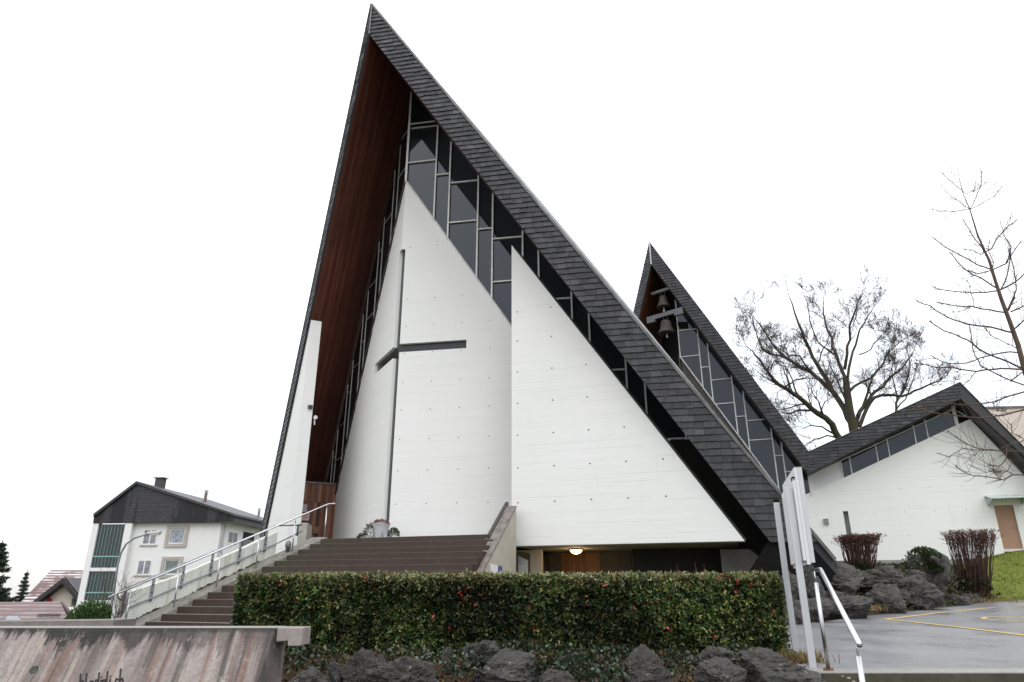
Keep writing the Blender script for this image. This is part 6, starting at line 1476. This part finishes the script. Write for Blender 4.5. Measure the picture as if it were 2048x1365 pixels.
# ------------------------------------------------------------------ near right handrail
h3 = thing('handrail', (3.28, 7.5, -.75), 'bright steel handrail at the kerb going down towards the viewer', 'handrail')
p0_ = atY(1641, 1139, 7.5); p9 = atY(1632, 1141, 7.62); pe_ = atY(1719, 1290, 5.45); pb = atY(1667, 1336, 7.5)
st0 = p9+np.array([-.035, .03, 0])
mb = MB(); mb.tube([st0, p0_+np.array([.0, 0, .0]), p0_+(pe_-p0_)*.03, pe_], .0215, 16); mb.build('rail', MT['steel'], h3, smooth=True)
for base_, top_ in ((np.array([p0_[0]-.055, 7.53, -.75]), p0_[2]-.03), (None, None)):
    if base_ is None:
        q = p0_+(pe_-p0_)*.955; base_ = np.array([q[0]-.01, q[1], -1.6]); top_ = q[2]-.01
    mb = MB(); mb.tube([base_, np.array([base_[0], base_[1], top_-.10])], .021, 14); o = mb.build('post', MT['steel'], h3, smooth=True)
    mb = MB(); mb.tube([np.array([base_[0], base_[1], top_-.105]), np.array([base_[0], base_[1], top_+.01])], .007, 8); mb.build('pin', MT['steel'], o, smooth=True)
mb = MB(); mb.lathe(np.array([p0_[0]-.055, 7.53, -.745]), [(.05, 0), (.05, .008), (.035, .012)], 14)
for a in np.linspace(0, 2*pi, 5)[:-1]: mb.lathe(np.array([p0_[0]-.055+.04*cos(a), 7.53+.04*sin(a), -.733]), [(.008, 0), (.008, .01)], 6)
mb.build('base_plate', plain('rusty_plate', (.20, .09, .05), .6, .4, .3, .3), h3)

# ------------------------------------------------------------------ front retaining wall
WY = 5.5; WZ = float(atY(300, 1255.5, WY)[2]); xR = float(atY(552, 1256, WY)[0]); bt_ = .20/.37
rwall = thing('retaining_wall', (-2.5, WY, WZ-1.0), 'stained battered concrete retaining wall with handwritten text at lower left', 'wall')
H_ = 1.4; 
top = [np.array([-6.5, WY, WZ]), np.array([xR, WY, WZ]), np.array([xR+.01, WY+.26, WZ]), np.array([-6.5, WY+.26, WZ])]
bot = [np.array([-6.5, WY-H_*bt_, WZ-H_]), np.array([xR-.12, WY-H_*bt_, WZ-H_]), np.array([xR-.02, WY+.3, WZ-H_]), np.array([-6.5, WY+.3, WZ-H_])]
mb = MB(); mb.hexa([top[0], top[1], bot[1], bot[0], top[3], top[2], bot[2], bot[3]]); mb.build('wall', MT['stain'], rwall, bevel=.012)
# beam end that projects past the wall
xb1 = float(atY(604, 1257, WY)[0])
bmat = concrete('beam_end_concrete', (.20, .17, .155), (.32, .28, .26), .85, 3, (.12, .09, .08))
hB = .128
mb = MB(); mb.prism([np.array([xR+.004, WY+.012, WZ-.002]), np.array([xb1, WY+.012, WZ-.002]), np.array([xb1, WY+.012, WZ-hB]), np.array([xb1-.10, WY+.012, WZ-hB]), np.array([xb1-.10, WY+.012, WZ-hB*.72]), np.array([xR+.004, WY+.012, WZ-hB*.78])], np.array([0, .24, 0])); mb.build('beam_end', bmat, rwall, bevel=.008)
bn_ = np.array([0, .37, -.20]); bn_ /= np.linalg.norm(bn_)
def onw(u, v, off=.0): return pl(u, v, np.array([0, WY, WZ]), bn_)-bn_*off
# formwork plug circle
pc = onw(68, 1341, 0); mb = MB(); bx_ = np.array([1, 0, 0.]); by_ = np.cross(bx_, bn_)
ring = []; seg = 28
for i in range(seg):
    a = 2*pi*i/seg; d = bx_*cos(a)+by_*sin(a)
    ring += [pc+d*.031*1.0-bn_*.002, pc+d*.036-bn_*.004, pc+d*.040-bn_*.001]
mb.add(ring, [(3*i, 3*i+1, 3*((i+1) % seg)+1, 3*((i+1) % seg)) for i in range(seg)]+[(3*i+1, 3*i+2, 3*((i+1) % seg)+2, 3*((i+1) % seg)+1) for i in range(seg)]); mb.build('plug_ring', concrete('plug_ring', (.12, .11, .09), (.30, .29, .25), .9, 20), rwall)
mb = MB(); dk_ = [pc+(bx_*cos(2*pi*i/seg)+by_*sin(2*pi*i/seg))*.030-bn_*.0015 for i in range(seg)]+[pc-bn_*.0016]; mb.add(dk_, [(i, (i+1) % seg, seg) for i in range(seg)]); mb.build('plug', concrete('plug_fill', (.035, .035, .03), (.09, .09, .08), .9, 20), rwall)
# handwriting: flat marker strokes
ink = plain('black_marker', (.018, .016, .018), .6, .3)
LT_ = {'b': [[(0, 0), (.04, 1.)], [(.02, .42), (.18, .52), (.26, .35), (.2, .08), (.02, .04)]], 'l': [[(.0, .02), (.08, 1.)]],
 'a': [[(.26, .45), (.12, .5), (0, .25), (.1, .02), (.24, .2), (.27, .48), (.3, .02)]], 'd': [[(.24, .42), (.1, .5), (0, .22), (.12, .02), (.24, .2)], [(.22, .05), (.32, 1.)]],
 'i': [[(.0, .0), (.05, .48)], [(.06, .66), (.07, .70)]], 'e': [[(.02, .24), (.22, .30), (.2, .48), (.06, .46), (0, .2), (.1, .02), (.24, .1)]], 'c': [[(.24, .44), (.1, .5), (0, .25), (.08, .03), (.24, .1)]],
 'h': [[(.0, .0), (.08, 1.15)], [(.04, .3), (.16, .5), (.22, .42), (.24, .0)]], '.': [[(.0, .0), (.01, .04)]]}
xs_ = [(148, '.', 0), (160, 'b', 0), (171, 'l', 0), (178, 'a', 0), (189, 'd', 2), (201, 'i', 2), (204, 'e', 3), (213, 'l', 4), (219, 'i', 4), (223, '.', -14), (230, 'c', 4), (239, 'h', 5)]
mb = MB()
for u, ch_, dv_ in xs_:
    for stt in LT_[ch_]:
        pts = [onw(u+x*30, 1377-dv_-y*29, .0) for x, y in stt]
        for a, b in zip(pts[:-1], pts[1:]):
            d = b-a; L2 = np.linalg.norm(d); d /= L2+1e-9; pr = np.cross(d, bn_); wv = .0055
            a2, b2 = a-d*wv*.6, b+d*wv*.6; q = [a2+pr*wv, b2+pr*wv, b2-pr*wv, a2-pr*wv]
            mb.add([p-bn_*.0025 for p in q]+[p-bn_*.0005 for p in q], [(0, 1, 2, 3), (0, 4, 5, 1), (1, 5, 6, 2), (2, 6, 7, 3), (3, 7, 4, 0)])
mb.build('handwriting', ink, rwall, label='black handwritten words bladieli.ch')
# second plug at the left edge
pc = onw(2, 1345, 0); mb = MB(); ring = []
for i in range(seg):
    a = 2*pi*i/seg; d = bx_*cos(a)+by_*sin(a); ring += [pc+d*.024-bn_*.002, pc+d*.040-bn_*.003]
mb.add(ring, [(2*i, 2*i+1, 2*((i+1) % seg)+1, 2*((i+1) % seg)) for i in range(seg)]); mb.build('plug_ring', concrete('plug_ring_b', (.16, .16, .14), (.33, .33, .30), .9, 20), rwall)
